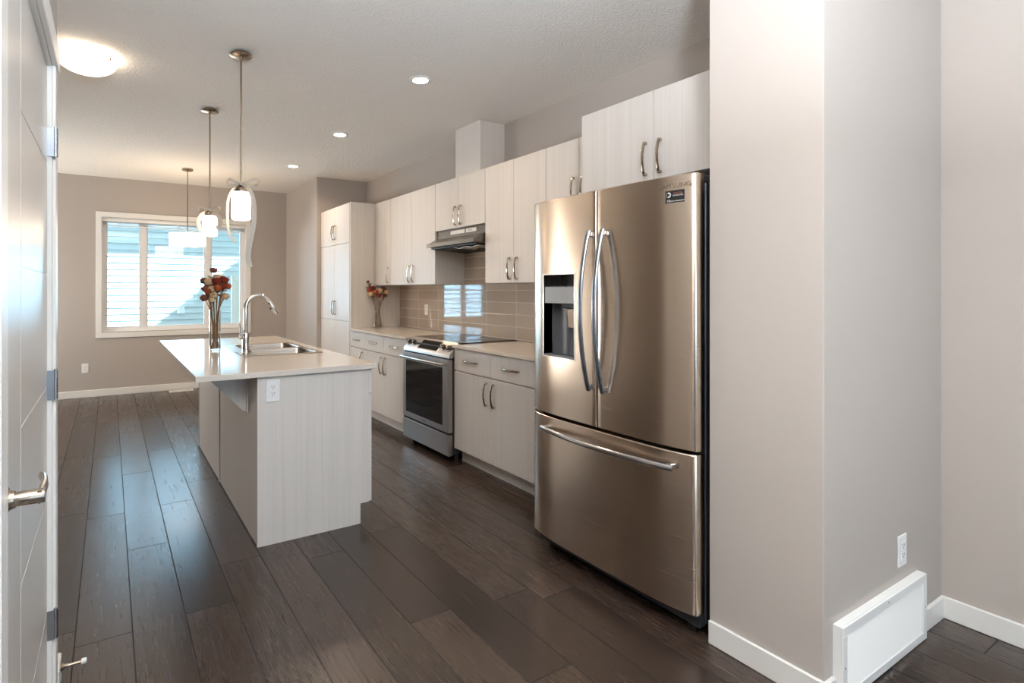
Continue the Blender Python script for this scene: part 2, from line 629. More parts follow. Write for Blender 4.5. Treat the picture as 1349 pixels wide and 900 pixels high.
struct('wall_far', wall_hole_y(MB(), XL - .15, XW + .15, YF, YF + .15, WX0, WX1, WZ0, WZ1), 'wall', smooth=0)
struct('wall_right', MB().box(XW, YB - .15, 0, XW + .15, YF, HC), 'wall', smooth=0)
struct('wall_stub', MB().box(XS, YS, 0, XW, YF, HC), 'wall', smooth=0)
struct('wall_chase', MB().box(XK, YK, 0, XW, YK2, HC, .0015), 'wall', smooth=0)
struct('wall_left', wall_hole_x(MB(), XL - .15, XL, YD - .12, YF, 6.65, 7.45, 0.03, 2.1), 'wall', smooth=0)
DY0, DY1, DZ = 1.128, 2.078, 2.052
mb = wall_hole_x(MB(), XD - .12, XD, YB, YD, DY0, DY1, 0.001, DZ)
struct('wall_door', mb, 'wall', smooth=0)
struct('wall_return', MB().box(XL, YD - .12, 0, XD - .12, YD, HC), 'wall', smooth=0)
struct('wall_back', wall_hole_y(MB(), XD - .12, XW, YB - .15, YB, 0.4, 2.6, 0.5, 2.4), 'wall', smooth=0)
# back of the closet behind the panel door
struct('wall_closet', MB().box(XD - .75, DY0 - .3, 0, XD - .70, YD - .12, HC), 'wall', smooth=0)

# baseboards
BH, BT = 0.088, 0.013
def bb(name, *boxes):
    mb = MB()
    for x0, y0, x1, y1 in boxes:
        mb.box(x0, y0, 0, x1, y1, BH, .003)
    return struct(name, mb, 'trim')
bb('baseboard_far', (XL, YF - BT, XS, YF))
bb('baseboard_stub', (XS - BT, YS, XS, YF - BT))
bb('baseboard_chase', (XK - BT, YK - BT, XK, YK2 - .002), (XK, YK - BT, 2.018, YK), (2.702, YK - BT, XW - BT, YK))
bb('baseboard_right', (XW - BT, YB, XW, YK))
bb('baseboard_door', (XD, 2.150, XD + BT, YD + BT), (XD - .9, YD, XD, YD + BT))

# ------------------------------------------------------------------ far window
def add_part(mb, name, mat, parent, **kw):
    return mb.build(name, mat, parent, **kw)

win = tag(bpy.data.objects.new('window_1', None), kind='structure')
COL.objects.link(win); win.location = (0.79, YF, 1.53)
def frame_y(mb, x0, x1, z0, z1, t, y0, y1, bev=.002):
    mb.box(x0, y0, z1 - t, x1, y1, z1, bev)
    mb.box(x0, y0, z0, x1, y1, z0 + t, bev)
    mb.box(x0, y0, z0 + t, x0 + t, y1, z1 - t, bev)
    mb.box(x1 - t, y0, z0 + t, x1, y1, z1 - t, bev)
    return mb
add_part(frame_y(MB(), -.150, 1.739, .733, 2.330, .066, YF - .018, YF), 'casing', 'trim', win)
add_part(frame_y(MB(), WX0, WX1, WZ0, WZ1, .006, YF - .012, YF + .075, 0), 'window_jamb', 'trim', win)
FY0, FY1 = YF + .06, YF + .12
mb = frame_y(MB(), WX0 + .004, WX1 - .004, WZ0 + .004, WZ1 - .004, .040, FY0, FY1)
for a, b_ in ((.355, .417), (1.152, 1.212)):
    mb.box(a, FY0, WZ0 + .04, b_, FY1, WZ1 - .04, .002)
add_part(mb, 'window_frame', 'vinyl', win)
for a, b_ in ((-.045, .355), (.417, 1.152), (1.212, 1.630)):
    mb = frame_y(MB(), a, b_, WZ0 + .042, WZ1 - .042, .022, FY0 + .012, FY1 - .01)
    sash = add_part(mb, 'sash', 'vinyl', win)
    add_part(MB().box(a + .02, FY0 + .030, WZ0 + .062, b_ - .02, FY0 + .034, WZ1 - .062), 'pane', 'glass', sash, smooth=0)

# raised mini blind
bl = thing('mini_blind', 'white mini blind pulled up to the top of the far window', 'blind', (0.79, YF + .03, 2.25))
add_part(MB().box(-.078, YF + .012, 2.214, 1.662, YF + .045, 2.249, .003), 'headrail', 'plastic', bl)
mb = MB()
for k in range(9):
    z = 2.206 - k * .0042
    pts = []
    for i in range(25):
        x = -.072 + 1.728 * i / 24
        seg = (i % 12) / 12.0
        sag = 0.010 * math.sin(PI * seg) * (1 - k / 12)
        pts.append((x, YF + .030, z - sag * .5))
    mb.strip(pts, .025, (0, 1, 0.06 * (k % 3 - 1)), .0009)
add_part(mb, 'slat_stack', 'plastic', bl)
add_part(MB().box(-.072, YF + .018, 2.150, 1.656, YF + .044, 2.163, .003), 'bottom_rail', 'plastic', bl)
for x in (.10, .79, 1.49):
    add_part(MB().box(x - .010, YF + .010, 2.148, x + .010, YF + .0115, 2.215), 'ladder_tape', 'vinyl', bl, smooth=0)
mb = MB().tube([(-.022, YF + .006, 2.21), (-.022, YF + .004, 1.9), (-.024, YF + .004, 1.20)], .0035, 8)
mb.tube([(-.024, YF + .004, 1.20), (-.024, YF + .004, 1.13)], .006, 8)
add_part(mb, 'tilt_wand', 'vinyl', bl)

# other windows, behind the viewer and in the left wall
def simple_window(name, plane, a0, a1, z0, z1, pos, inward):
    w_ = tag(bpy.data.objects.new(name, None), kind='structure')
    COL.objects.link(w_)
    mb = MB(); t = .06
    mid = (a0 + a1) / 2
    pieces = [(a0, a1, z1 - t, z1), (a0, a1, z0, z0 + t), (a0, a0 + t, z0 + t, z1 - t), (a1 - t, a1, z0 + t, z1 - t), (mid - t / 2, mid + t / 2, z0 + t, z1 - t)]
    cas = MB(); c = .07
    cp = [(a0 - c, a1 + c, z1, z1 + c), (a0 - c, a0, z0, z1), (a1, a1 + c, z0, z1)] + ([(a0 - c, a1 + c, z0 - c, z0)] if z0 > .2 else [])
    for p0, p1, q0, q1 in pieces:
        if plane == 'y': mb.box(p0, pos - .09, q0, p1, pos - .04, q1, .002)
        else: mb.box(pos - .09, p0, q0, pos - .04, p1, q1, .002)
    for p0, p1, q0, q1 in cp:
        if plane == 'y': cas.box(p0, pos, q0, p1, pos + .016, q1, .002)
        else: cas.box(pos, p0, q0, pos + .016, p1, q1, .002)
    fr = mb.build('window_frame', 'vinyl', w_)
    cas.build('casing', 'trim', w_)
    g = MB()
    if plane == 'y': g.box(a0 + t, pos - .068, z0 + t, a1 - t, pos - .062, z1 - t)
    else: g.box(pos - .068, a0 + t, z0 + t, pos - .062, a1 - t, z1 - t)
    g.build('pane', 'glass', fr, smooth=0)
simple_window('window_2', 'y', .4, 2.6, .5, 2.4, YB, 1)
simple_window('window_3', 'x', 6.65, 7.45, .03, 2.1, XL, 1)

# ------------------------------------------------------------------ panel door at the left
door = tag(bpy.data.objects.new('door_1', None), kind='structure')
COL.objects.link(door); door.location = (XD, 1.6, 0)
XF = XD - .012                      # face of the leaf, set back in the jamb
mb = MB()
mb.box(XF - .035, DY0 + .022, .010, XF - .0032, DY1 - .022, DZ - .022)
mb.box(XF - .0032, DY0 + .022, .010, XF - .0012, DY1 - .022, DZ - .022)
add_part(mb, 'groove_shine_core', 'trim', door, smooth=0)  # core whiter than the panels, painting in the shine along the grooves
mb = MB()
Y0_, Y1_ = DY0 + .022, DY1 - .022
gy = 1.479
mb.box(XF - .001, Y0_, .010, XF, gy - .003, DZ - .022)
gz = [.010, .339, .689, 1.037, 1.384, 1.727, DZ - .022]
for a, b_ in zip(gz, gz[1:]):
    mb.box(XF - .001, gy + .003, a + (.003 if a > .02 else 0), XF, Y1_, b_ - .003)
leaf = add_part(mb, 'door_leaf', 'door', door, smooth=0)
mb = MB()
mb.box(XD - .12, DY1 - .020, 0, XD, DY1 - .001, DZ - .001)
mb.box(XD - .12, DY0 + .001, 0, XD, DY0 + .020, DZ - .001)
mb.box(XD - .12, DY0 + .020, DZ - .020, XD, DY1 - .020, DZ - .001)
add_part(mb, 'door_jamb', 'trim', door, smooth=0)
mb = MB()
mb.box(XD, DY1 - .008, 0, XD + .010, DY1 + .060, DZ, .002)
mb.box(XD, DY0 - .060, 0, XD + .010, DY0 + .008, DZ, .002)
mb.box(XD, DY0 - .066, DZ - .012, XD + .016, DY1 + .066, DZ + .062, .002)
add_part(mb, 'door_casing', 'trim', door)
for zc in (1.797, 1.040, 0.293):
    mb = MB()
    mb.box(XF + .000, DY1 - .0235, zc - .045, XD + .006, DY1 - .0200, zc + .045)
    h = add_part(mb, 'hinge', 'hinge', door, smooth=0)
    mb = MB()
    for i in range(5):
        z0 = zc - .045 + i * .018
        mb.lathe([(0, z0 + .0004), (.0068, z0 + .0004), (.0068, z0 + .0174), (0, z0 + .0174)], (XD + .0095, DY1 - .016, 0), 14)
    mb.lathe([(0, zc + .045), (.005, zc + .045), (.0045, zc + .049), (0, zc + .050)], (XD + .0095, DY1 - .016, 0), 12)
    add_part(mb, 'hinge_knuckle', 'hinge', h)
LY, LZ = 1.213, .962
mb = MB().lathe([(0, 0), (.034, 0), (.034, .004), (.030, .008), (.018, .014), (.0155, .020), (.0155, .022), (0, .022)], (XF, LY, LZ), 32, 'x')
hd = add_part(mb, 'lever_handle', 'nickel', door)
mb = MB().lathe([(0, .020), (.0130, .020), (.0130, .064), (.012, .066), (0, .066)], (XF, LY, LZ), 28, 'x')
add_part(mb, 'lever_neck', 'nickel', hd)
mb = MB().tube([(XF + .058, LY - .010, LZ), (XF + .059, LY + .02, LZ), (XF + .060, LY + .06, LZ + .001), (XF + .056, LY + .10, LZ + .002), (XF + .050, LY + .118, LZ + .002)], [1, 1, .95, .9, .8], 12, flat=(.012, .0065), up=(0, 0, 1))
add_part(mb, 'lever_arm', 'nickel', hd)

# ------------------------------------------------------------------ outside
gnd = struct('ground', MB().box(-16, YF + .16, -.62, 18, 30, -.6), 'ground', smooth=0)
# upper storey and gable of the house the room belongs to
up = MB()
up.prism([(-2.6, HC + .12), (3.10, HC + .12), (3.10, 6.40), (0.0, 3.80), (-.85, 3.08), (-2.6, 3.08)], 'y', YB - .1, YF + .17)
struct('wall_upper', up, 'outer', smooth=0)
YN = 12.0
nb = thing('neighbour_house', 'neighbouring house with pale horizontal siding seen through the far window', 'building', (1.5, YN, -.6))
mb = MB()
z = -.6; P = .1235
pts = [(YN + .25, -.6)]
k = 0
zz = -.6
while zz < 3.0:
    pts.append((YN - .044, zz)); pts.append((YN, zz + P - .004)); zz += P
pts.append((YN + .25, zz))
mb.prism([(p[0], p[1]) for p in pts], 'x', -6.0, 9.0)
add_part(mb, 'siding_wall', 'siding', nb, smooth=0)
mb = MB().box(-6.2, YN - .46, 2.62, 9.2, YN - .02, 2.66)
sf = add_part(mb, 'soffit', 'soffit', nb, smooth=0)
add_part(MB().prism([(YN - .60, 2.60), (YN - .47, 2.60), (YN - .47, 2.72), (YN - .61, 2.72)], 'x', -6.2, 9.2), 'gutter', 'soffit', nb, smooth=0)
add_part(MB().prism([(YN - .47, 2.72), (YN + 3, 4.9), (YN + 3, 5.05), (YN - .62, 2.78)], 'x', -6.3, 9.3), 'roof', 'outer', nb, smooth=0)
mb = MB().box(1.17, YN - .075, .86, 1.30, YN - .016, 1.02, .01)
mb.box(1.185, YN - .12, .875, 1.285, YN - .07, .98, .008)
add_part(mb, 'wall_vent', 'vinyl', nb)
fn = thing('fence_panel', 'beige board fence panel standing before the neighbouring house at the window edge', 'fence', (2.45, 11.2, -.6))
mb = MB()
for i in range(5):
    mb.box(2.13 + i * .145, 11.18, -.6, 2.13 + i * .145 + .14, 11.205, 1.50, .003)
add_part(mb, 'fence_boards', 'fence', fn)
add_part(MB().box(2.06, 11.14, -.6, 2.16, 11.24, 1.62, .006), 'fence_post', 'fence', fn)
add_part(MB().prism([(2.10, 1.56), (2.85, 1.22), (2.85, 1.29), (2.10, 1.63)], 'y', 11.10, 11.16), 'cap_rail', 'fence', fn)

# ------------------------------------------------------------------ cabinets
def pull_mesh():
    """a bowed bar pull along Z, foot on the plane x=0, standing out towards -X."""
    mb = MB()
    L = .078
    for s in (-1, 1):
        mb.box(-.022, -.0065, s * L - .0075, 0, .0065, s * L + .0075, .0022)
    n = 15
    pts, rad = [], []
    for i in range(n):
        t = -1 + 2 * i / (n - 1)
        pts.append((-.019 - .013 * (1 - t * t), 0, t * (L - .002)))
        rad.append(1.0 if i % 3 else .86)
    mb.tube(pts, rad, 8, flat=(.0058, .0076), up=(1, 0, 0))
    bm = mb.bm
    bmesh.ops.recalc_face_normals(bm, faces=bm.faces)
    me = bpy.data.meshes.new('bar_pull')
    bm.to_mesh(me); bm.free()
    me.materials.append(M['pull'])
    me.polygons.foreach_set('use_smooth', [True] * len(me.polygons))
    me.set_sharp_from_angle(angle=math.radians(40))
    return me
PULL = pull_mesh()
def pull(parent, x, y, z, horiz=False, flip=False):
    o = bpy.data.objects.new('handle', PULL)
    COL.objects.link(o)
    o.parent = parent
    o.location = Vector((x, y, z)) - wloc(parent)
    if horiz: o.rotation_euler = (PI / 2, 0, 0)
    if flip: o.rotation_euler = (o.rotation_euler[0], 0, PI)
    o['label'] = 'polished chrome bar pull'
    return o

XU, XB, XC = 2.603, 2.308, 2.287
DT = .019
def front(parent, name, xf, y0, y1, z0, z1, hy=None, hz=None, horiz=False, mat='lam'):
    g = .0016
    d = MB().box(xf, y0 + g, z0 + g, xf + DT, y1 - g, z1 - g, .0012).build(name, mat, parent)
    if hy is not None:
        pull(d, xf, hy, hz, horiz)
    return d

def carcass(parent, xf, y0, y1, z0, z1, xb=XW, toe=None, name='body'):
    mb = MB()
    mb.box(xf + DT + .002, y0 + .0006, z0, xb - .001, y1 - .0006, z1)
    return mb.build(name, 'lam', parent, smooth=0)

ZT, ZB = 2.319, 1.391
# wall cabinets
c = thing('wall_cabinet', 'narrow single-door white wall cabinet beside the tall pantry', 'cabinet', (XU + .15, 5.455, ZB))
carcass(c, XU, 5.252, 5.660, ZB, ZT)
front(c, 'cabinet_door', XU, 5.252, 5.660, ZB, ZT, 5.312, ZB + .108)
c = thing('wall_cabinet', 'wide double-door white wall cabinet left of the range hood', 'cabinet', (XU + .15, 4.79, ZB))
carcass(c, XU, 4.325, 5.250, ZB, ZT)
front(c, 'cabinet_door', XU, 4.788, 5.250, ZB, ZT, 4.788 + .042, ZB + .108)
front(c, 'cabinet_door', XU, 4.325, 4.788, ZB, ZT, 4.788 - .042, ZB + .108)
c = thing('wall_cabinet', 'short double-door white wall cabinet directly above the range hood', 'cabinet', (XU + .15, 3.93, 1.877))
carcass(c, XU, 3.547, 4.323, 1.877, ZT)
front(c, 'cabinet_door', XU, 3.932, 4.323, 1.877, ZT, 3.932 + .042, 1.877 + .108)
front(c, 'cabinet_door', XU, 3.547, 3.932, 1.877, ZT, 3.932 - .042, 1.877 + .108)
c = thing('wall_cabinet', 'double-door white wall cabinet between the range hood and the fridge', 'cabinet', (XU + .15, 3.19, ZB))
carcass(c, XU, 2.838, 3.545, ZB, ZT)
front(c, 'cabinet_door', XU, 3.187, 3.545, ZB, ZT, 3.187 + .042, ZB + .108)
front(c, 'cabinet_door', XU, 2.838, 3.187, ZB, ZT, 3.187 - .042, ZB + .108)
c = thing('wall_cabinet', 'short white wall cabinet peeking out behind the top left corner of the fridge', 'cabinet', (XU + .15, 2.53, 1.877))
carcass(c, XU, 2.228, 2.836, 1.877, ZT)
front(c, 'cabinet_door', XU, 2.530, 2.836, 1.877, ZT, 2.530 + .042, 1.877 + .108)
front(c, 'cabinet_door', XU, 2.228, 2.530, 1.877, ZT, 2.530 - .042, 1.877 + .108)
c = thing('fridge_top_cabinet', 'deep white double-door cabinet above the fridge with two chrome pulls', 'cabinet', (XB + .3, 1.74, 1.879))
carcass(c, XB, 1.262, 2.224, 1.879, ZT + .003)
front(c, 'cabinet_door', XB, 1.750, 2.224, 1.879, ZT + .003, 1.750 + .042, 1.989)
front(c, 'cabinet_door', XB, 1.262, 1.750, 1.879, ZT + .003, 1.750 - .042, 1.989)
# duct cover
c = thing('duct_cover', 'white boxed duct cover rising from the hood cabinet to the ceiling', 'duct cover', (2.8, 3.9, ZT))
mb = MB().box(2.694, 3.720, ZT + .001, XW - .001, 4.098, HC - .001)
add_part(mb, 'side_panel', 'lam', c, smooth=0)
add_part(MB().box(2.676, 3.716, ZT + .001, 2.693, 4.068, HC - .001, .001), 'front_panel', 'lam', c)
add_part(MB().box(2.680, 4.072, ZT + .001, 2.693, 4.098, HC - .001, .001), 'edge_strip', 'lam', c)

# tall pantry
c = thing('pantry_cabinet', 'tall white pantry cabinet against the wall corner at the far end', 'cabinet', (XB + .3, 6.15, 0))
carcass(c, XB, 5.686, 6.640, .10, ZT, name='body')
add_part(MB().box(XB + .004, 5.665, 0, XW - .001, 5.685, ZT + .002, .001), 'end_panel', 'lam', c)
add_part(MB().box(XB + .06, 5.686, 0, XB + .078, 6.640, .099), 'toe_kick', 'lam', c, smooth=0)
ym = 6.160
for y0, y1, sgn in ((ym, 6.640, 1), (5.690, ym, -1)):
    front(c, 'cabinet_door', XB, y0, y1, 1.872, ZT, ym + sgn * .034, 2.020)
    front(c, 'cabinet_door', XB, y0, y1, .986, 1.870, ym + sgn * .034, 1.128)
    front(c, 'cabinet_door', XB, y0, y1, .105, .984)

# base cabinets
def base_cab(label, y0, y1, splits, far_single=False, toe0=None):
    c = thing('base_cabinet', label, 'cabinet', (XB + .3, (y0 + y1) / 2, 0))
    carcass(c, XB, y0, y1, .105, .889)
    add_part(MB().box(XB + .075, toe0 if toe0 else y0, 0, XB + .093, y1, .104), 'toe_kick', 'lam', c, smooth=0)
    if splits is None:
        front(c, 'drawer_front', XB, y0, y1, .716, .886, (y0 + y1) / 2, .802, True)
        front(c, 'cabinet_door', XB, y0, y1, .110, .712, y0 + .05, .600)
    else:
        for a, b_, s in ((splits, y1, 1), (y0, splits, -1)):
            front(c, 'drawer_front', XB, a, b_, .716, .886, (a + b_) / 2, .802, True)
            front(c, 'cabinet_door', XB, a, b_, .110, .712, splits + s * .042, .596)
    return c
base_cab('narrow white base cabinet with one drawer, beside the tall pantry', 5.280, 5.664, None)
base_cab('white base cabinet with two drawers just left of the stove', 4.330, 5.278, 4.815)
base_cab('white base cabinet with two drawers between the stove and the fridge', 2.612, 3.548, 3.082)

# worktops
def worktop(name, label, x0, y0, x1, y1):
    mb = MB().box(x0, y0, .890, x1, y1, .914, .003, 2)
    return tag(mb.build(name, 'quartz', None), label, 'worktop')
worktop('wall_countertop', 'cream quartz worktop between the pantry and the stove', XC, 4.318, XW - .012, 5.664)
worktop('wall_countertop', 'cream quartz worktop between the stove and the fridge', XC, 2.560, XW - .012, 3.549)
# backsplash
mb = MB()
mb.box(XW - .010, 2.30, .915, XW - .0005, 5.664, 1.390)
mb.box(XW - .010, 3.549, 1.390, XW - .0005, 4.322, 1.70)
tag(mb.build('tile_backsplash', 'tile', None, smooth=0), 'glossy taupe stacked tile backsplash behind the stove and worktops', 'backsplash')

# ------------------------------------------------------------------ range hood
hd = thing('range_hood', 'grey metal range hood above the stove with a pale control label', 'range hood', (2.75, 3.935, 1.70))
HY0, HY1 = 3.560, 4.310
mb = MB().prism([(XW - .012, 1.872), (2.622, 1.872), (2.622, 1.806), (2.590, 1.796), (2.508, 1.752), (2.508, 1.728), (2.56, 1.722), (XW - .012, 1.700)], 'y', HY0, HY1, .002)
add_part(mb, 'hood_shell', 'hood', hd, smooth=25)
mb = MB().prism([(2.500, 1.756), (2.512, 1.756), (2.512, 1.724), (2.500, 1.724)], 'y', HY0, HY1, .002)
add_part(mb, 'lip', 'hood', hd)
mb = MB().prism([(2.54, 1.7215), (2.92, 1.6995), (2.92, 1.686), (2.54, 1.708)], 'y', HY0 + .02, HY1 - .02)
add_part(mb, 'underside', 'black', hd, smooth=0)
for a, b_ in ((3.585, 3.765), (3.785, 3.93)):
    m2 = (a + b_) / 2
    mb = MB().prism([(a, 1.703), (m2, 1.692), (b_, 1.703), (b_, 1.700), (m2, 1.689), (a, 1.700)], 'x', 2.56, 2.72)
    add_part(mb, 'filter', 'alu', hd, smooth=0)
add_part(MB().box(2.6175, 3.862, 1.828, 2.6225, 4.085, 1.860, .001), 'light_cover', 'pale', hd)
lb = add_part(MB().box(2.6175, 3.690, 1.828, 2.6225, 3.842, 1.860, .001), 'control_label', 'pale', hd)
text_mesh('control_marking', 'VENT', .019, 'slot', lb, (2.6172, 3.782, 1.843), (0, -1, 0), (0, 0, 1), .0003, stretch=1.5)

# ------------------------------------------------------------------ stove
SY0, SY1 = 3.552, 4.308
st = thing('electric_range', 'stainless slide-in electric range with dark glass oven door and knobs', 'stove', (2.6, 3.93, 0))
add_part(MB().box(2.300, SY0, .06, XW - .03, SY1, .885), 'body', 'fridge_case', st, smooth=0)
add_part(MB().box(2.365, SY0 - .010, .9155, XW - .012, SY1 + .010, .922, .002), 'cooktop', 'black_glass', st)
M['print'] = plain('grey_print', (90, 90, 92), .3)
for cx_, cy_, r in ((2.50, 4.12, .085), (2.50, 3.73, .11), (2.76, 4.12, .11), (2.76, 3.73, .085)):
    mb = MB().lathe([(r, .9222), (r + .0025, .9222), (r + .0025, .9225), (r, .9225), (r, .9222)], (cx_, cy_, 0), 40)
    add_part(mb, 'burner_ring', 'print', st)
mb = MB().prism([(2.366, .922), (2.352, .924), (2.268, .836), (2.262, .806), (2.300, .806), (2.366, .886)], 'y', SY0 - .002, SY1 + .002, .002)
pn = add_part(mb, 'control_panel', 'steel2', st)
# display on the slope
def slope(t, lift=0.0):
    a = Vector((2.352, 0, .924)); b_ = Vector((2.268, 0, .836))
    d = (b_ - a); nrm = Vector((d.z, 0, -d.x)).normalized()
    if nrm.x > 0: nrm = -nrm
    return a + d * t + nrm * lift
p0, p1 = slope(.12, .002), slope(.95, .002)
q0, q1 = slope(.12, -.003), slope(.95, -.003)
mb = MB().prism([(p0.x, p0.z), (p1.x, p1.z), (q1.x, q1.z), (q0.x, q0.z)], 'y', 3.752, 4.078)
fr_ = add_part(mb, 'display_frame', 'chrome', pn, smooth=0)
p0, p1 = slope(.17, .003), slope(.90, .003)
q0, q1 = slope(.17, .0), slope(.90, .0)
mb = MB().prism([(p0.x, p0.z), (p1.x, p1.z), (q1.x, q1.z), (q0.x, q0.z)], 'y', 3.762, 4.068)
add_part(mb, 'display', 'black_glass', pn, smooth=0)
for ky in (4.255, 4.165, 3.685, 3.600):
    cpt = slope(.55, 0)
    nrm = (slope(.5, 1) - slope(.5, 0)).normalized()
    mb = MB()
    for prof in ([(0, 0), (.031, 0), (.031, .004), (.026, .007), (0, .007)],):
        mb.lathe(prof, (0, 0, 0), 24)
    mb.lathe([(0, .007), (.020, .007), (.0185, .030), (.016, .032), (0, .032)], (0, 0, 0), 24)
    mb.box(-.020, -.005, .026, .020, .005, .042, .002)
    rot = nrm.to_track_quat('Z', 'Y').to_matrix().to_4x4()
    bmesh.ops.transform(mb.bm, matrix=Matrix.Translation((cpt.x, ky, cpt.z)) @ rot, verts=mb.bm.verts)
    add_part(mb, 'knob', 'knob', pn)
ODX = 2.258
mb = MB().box(ODX, SY0 + .002, .226, 2.299, SY1 - .002, .792, .004, 2)
od = add_part(mb, 'oven_door', 'steel2', st)
add_part(MB().box(ODX - .0015, 3.640, .272, ODX + .002, 4.252, .728, .002), 'oven_window', 'oven_glass', od)
mb = MB()
pts = [(ODX - .048 + .010 * ((i - 8) / 8.0) ** 2, 3.575 + (4.285 - 3.575) * i / 16, .757) for i in range(17)]
mb.tube(pts, 1.0, 12, flat=(.011, .008), up=(0, 0, 1))
for y in (3.592, 4.268):
    mb.box(ODX - .040, y - .010, .748, ODX + .001, y + .010, .766, .003)
add_part(mb, 'oven_handle', 'handle_steel', od)
text_mesh('maker_mark', 'SAMSUNG', .016, 'fridge_case', od, (ODX - .0004, 3.93, .248), (0, -1, 0), (0, 0, 1), .0003, stretch=1.2)
add_part(MB().box(ODX, SY0 + .002, .045, 2.299, SY1 - .002, .208, .004, 2), 'storage_drawer', 'steel2', st)
add_part(MB().box(ODX + .004, SY0 + .01, .209, 2.299, SY1 - .01, .225), 'drawer_gap', 'black', st, smooth=0)
add_part(MB().box(ODX + .012, SY0 + .004, .793, 2.299, SY1 - .004, .8055), 'panel_gap', 'black', st, smooth=0)
for y in (3.59, 4.27):
    for x in (2.36, 2.85):
        add_part(MB().lathe([(0, 0), (.018, 0), (.018, .06), (0, .06)], (x, y, 0), 14), 'foot', 'black', st)

# ------------------------------------------------------------------ fridge
FY0_, FY1_ = 1.262, 2.170
FM = (FY0_ + FY1_) / 2
def fx(y):
    return 1.910 - .036 * (1 - abs((y - FM) / ((FY1_ - FY0_) / 2)) ** 4.5)
XBK = 1.962
fr = thing('french_door_fridge', 'tall stainless french-door fridge with bottom freezer drawer and dispenser', 'fridge', (2.3, FM, 0))
add_part(MB().box(1.978, FY0_ + .004, .045, 2.70, FY1_ - .004, 1.752, .003), 'case', 'fridge_case', fr)
add_part(MB().box(1.963, FY0_ + .012, .10, 1.9775, FY1_ - .012, 1.748), 'gasket', 'gasket', fr, smooth=0)
add_part(MB().box(1.945, FY0_ + .006, .040, 1.977, FY1_ - .006, .088, .002), 'base_grille', 'fridge_case', fr)
for y in (FY0_ + .06, FY1_ - .06):
    add_part(MB().lathe([(0, 0), (.022, 0), (.026, .04), (0, .04)], (1.99, y, 0), 16), 'foot', 'black', fr)
for y in (FY0_ + .008, FY1_ - .068):
    add_part(MB().box(1.925, y, 1.7525, 2.06, y + .06, 1.782, .004), 'hinge_cover', 'fridge_case', fr)

def slab(y0, y1, z0, z1, hole=None, n=18, r0=.012, r1=.012):
    """a door slab with the bowed front; hole=(ya,yb,za,zb) is left open in the front skin."""
    mb = MB(); b = mb.bm
    ys = [y0 + (y1 - y0) * i / n for i in range(n + 1)]
    if hole:
        ys = sorted(set(ys + [hole[0], hole[1]]))
        ys = [y for y in ys if all(abs(y - h) < 1e-9 or abs(y - h) > .006 for h in hole[:2])]
    cz = .004
    zs = [z0, z0 + cz, z1 - cz, z1] if not hole else [z0, z0 + cz, hole[2], hole[3], z1 - cz, z1]
    def X(y, zi):
        x = fx(y)
        ed = min(y - y0 if r0 else 9, y1 - y if r1 else 9)
        rr = r0 if (y - y0) < (y1 - y) else r1
        rr = rr or 1e-6
        if ed < rr: x += rr - math.sqrt(max(rr * rr - (rr - ed) ** 2, 0))
        if zi in (0, len(zs) - 1): x += cz
        return min(x, XBK - .002)
    extra = []
    for e, rr, s in ((y0, r0, 1), (y1, r1, -1)):
        if rr: extra += [e + s * rr * q for q in (.12, .35, .65, 1.0)]
    ys = sorted(set([round(y, 6) for y in ys + extra]))
    ys = [y for i, y in enumerate(ys) if i == 0 or y - ys[i - 1] > .0005]
    G = [[b.verts.new((X(y, j), y, z)) for j, z in enumerate(zs)] for y in ys]
    for i in range(len(ys) - 1):
        for j in range(len(zs) - 1):
            if hole and ys[i] >= hole[0] - 1e-4 and ys[i + 1] <= hole[1] + 1e-4 and abs(zs[j] - hole[2]) < 1e-6:
                continue
            b.faces.new((G[i][j], G[i + 1][j], G[i + 1][j + 1], G[i][j + 1]))
    Bk = [[b.verts.new((XBK, y, z)) for z in (z0, z1)] for y in ys]
    for i in range(len(ys) - 1):
        b.faces.new((Bk[i][0], Bk[i][1], Bk[i + 1][1], Bk[i + 1][0]))
        b.faces.new((G[i][0], Bk[i][0], Bk[i + 1][0], G[i + 1][0]))
        b.faces.new((G[i][-1], G[i + 1][-1], Bk[i + 1][1], Bk[i][1]))
    b.faces.new([G[0][j] for j in range(len(zs))] + [Bk[0][1], Bk[0][0]])
    b.faces.new([G[-1][j] for j in range(len(zs))][::-1] + [Bk[-1][0], Bk[-1][1]])
    if hole:
        hi = [i for i, y in enumerate(ys) if hole[0] - 1e-4 <= y <= hole[1] + 1e-4]
        D = .0
        ring = [G[i][2] for i in hi] + [G[i][3] for i in hi[::-1]]
        deep = [b.verts.new((XBK - .008, v.co.y, v.co.z)) for v in ring]
        m = len(ring)
        for i in range(m):
            b.faces.new((ring[i], ring[(i + 1) % m], deep[(i + 1) % m], deep[i]))
        b.faces.new(deep)
    return mb

HO = (1.852, 2.072, 1.010, 1.412)
dl = add_part(slab(FM + .003, FY1_, .722, 1.783, HO, r0=.008, r1=.006), 'fridge_door', 'steel', fr, label='left fridge door with the dispenser')
dr = add_part(slab(FY0_, FM - .003, .722, 1.783, None, r0=.014, r1=.008), 'fridge_door', 'steel', fr, label='right fridge door with a black sticker')
dz = add_part(slab(FY0_, FY1_, .097, .708, None, n=30, r0=.014, r1=.006), 'freezer_drawer', 'steel', fr)
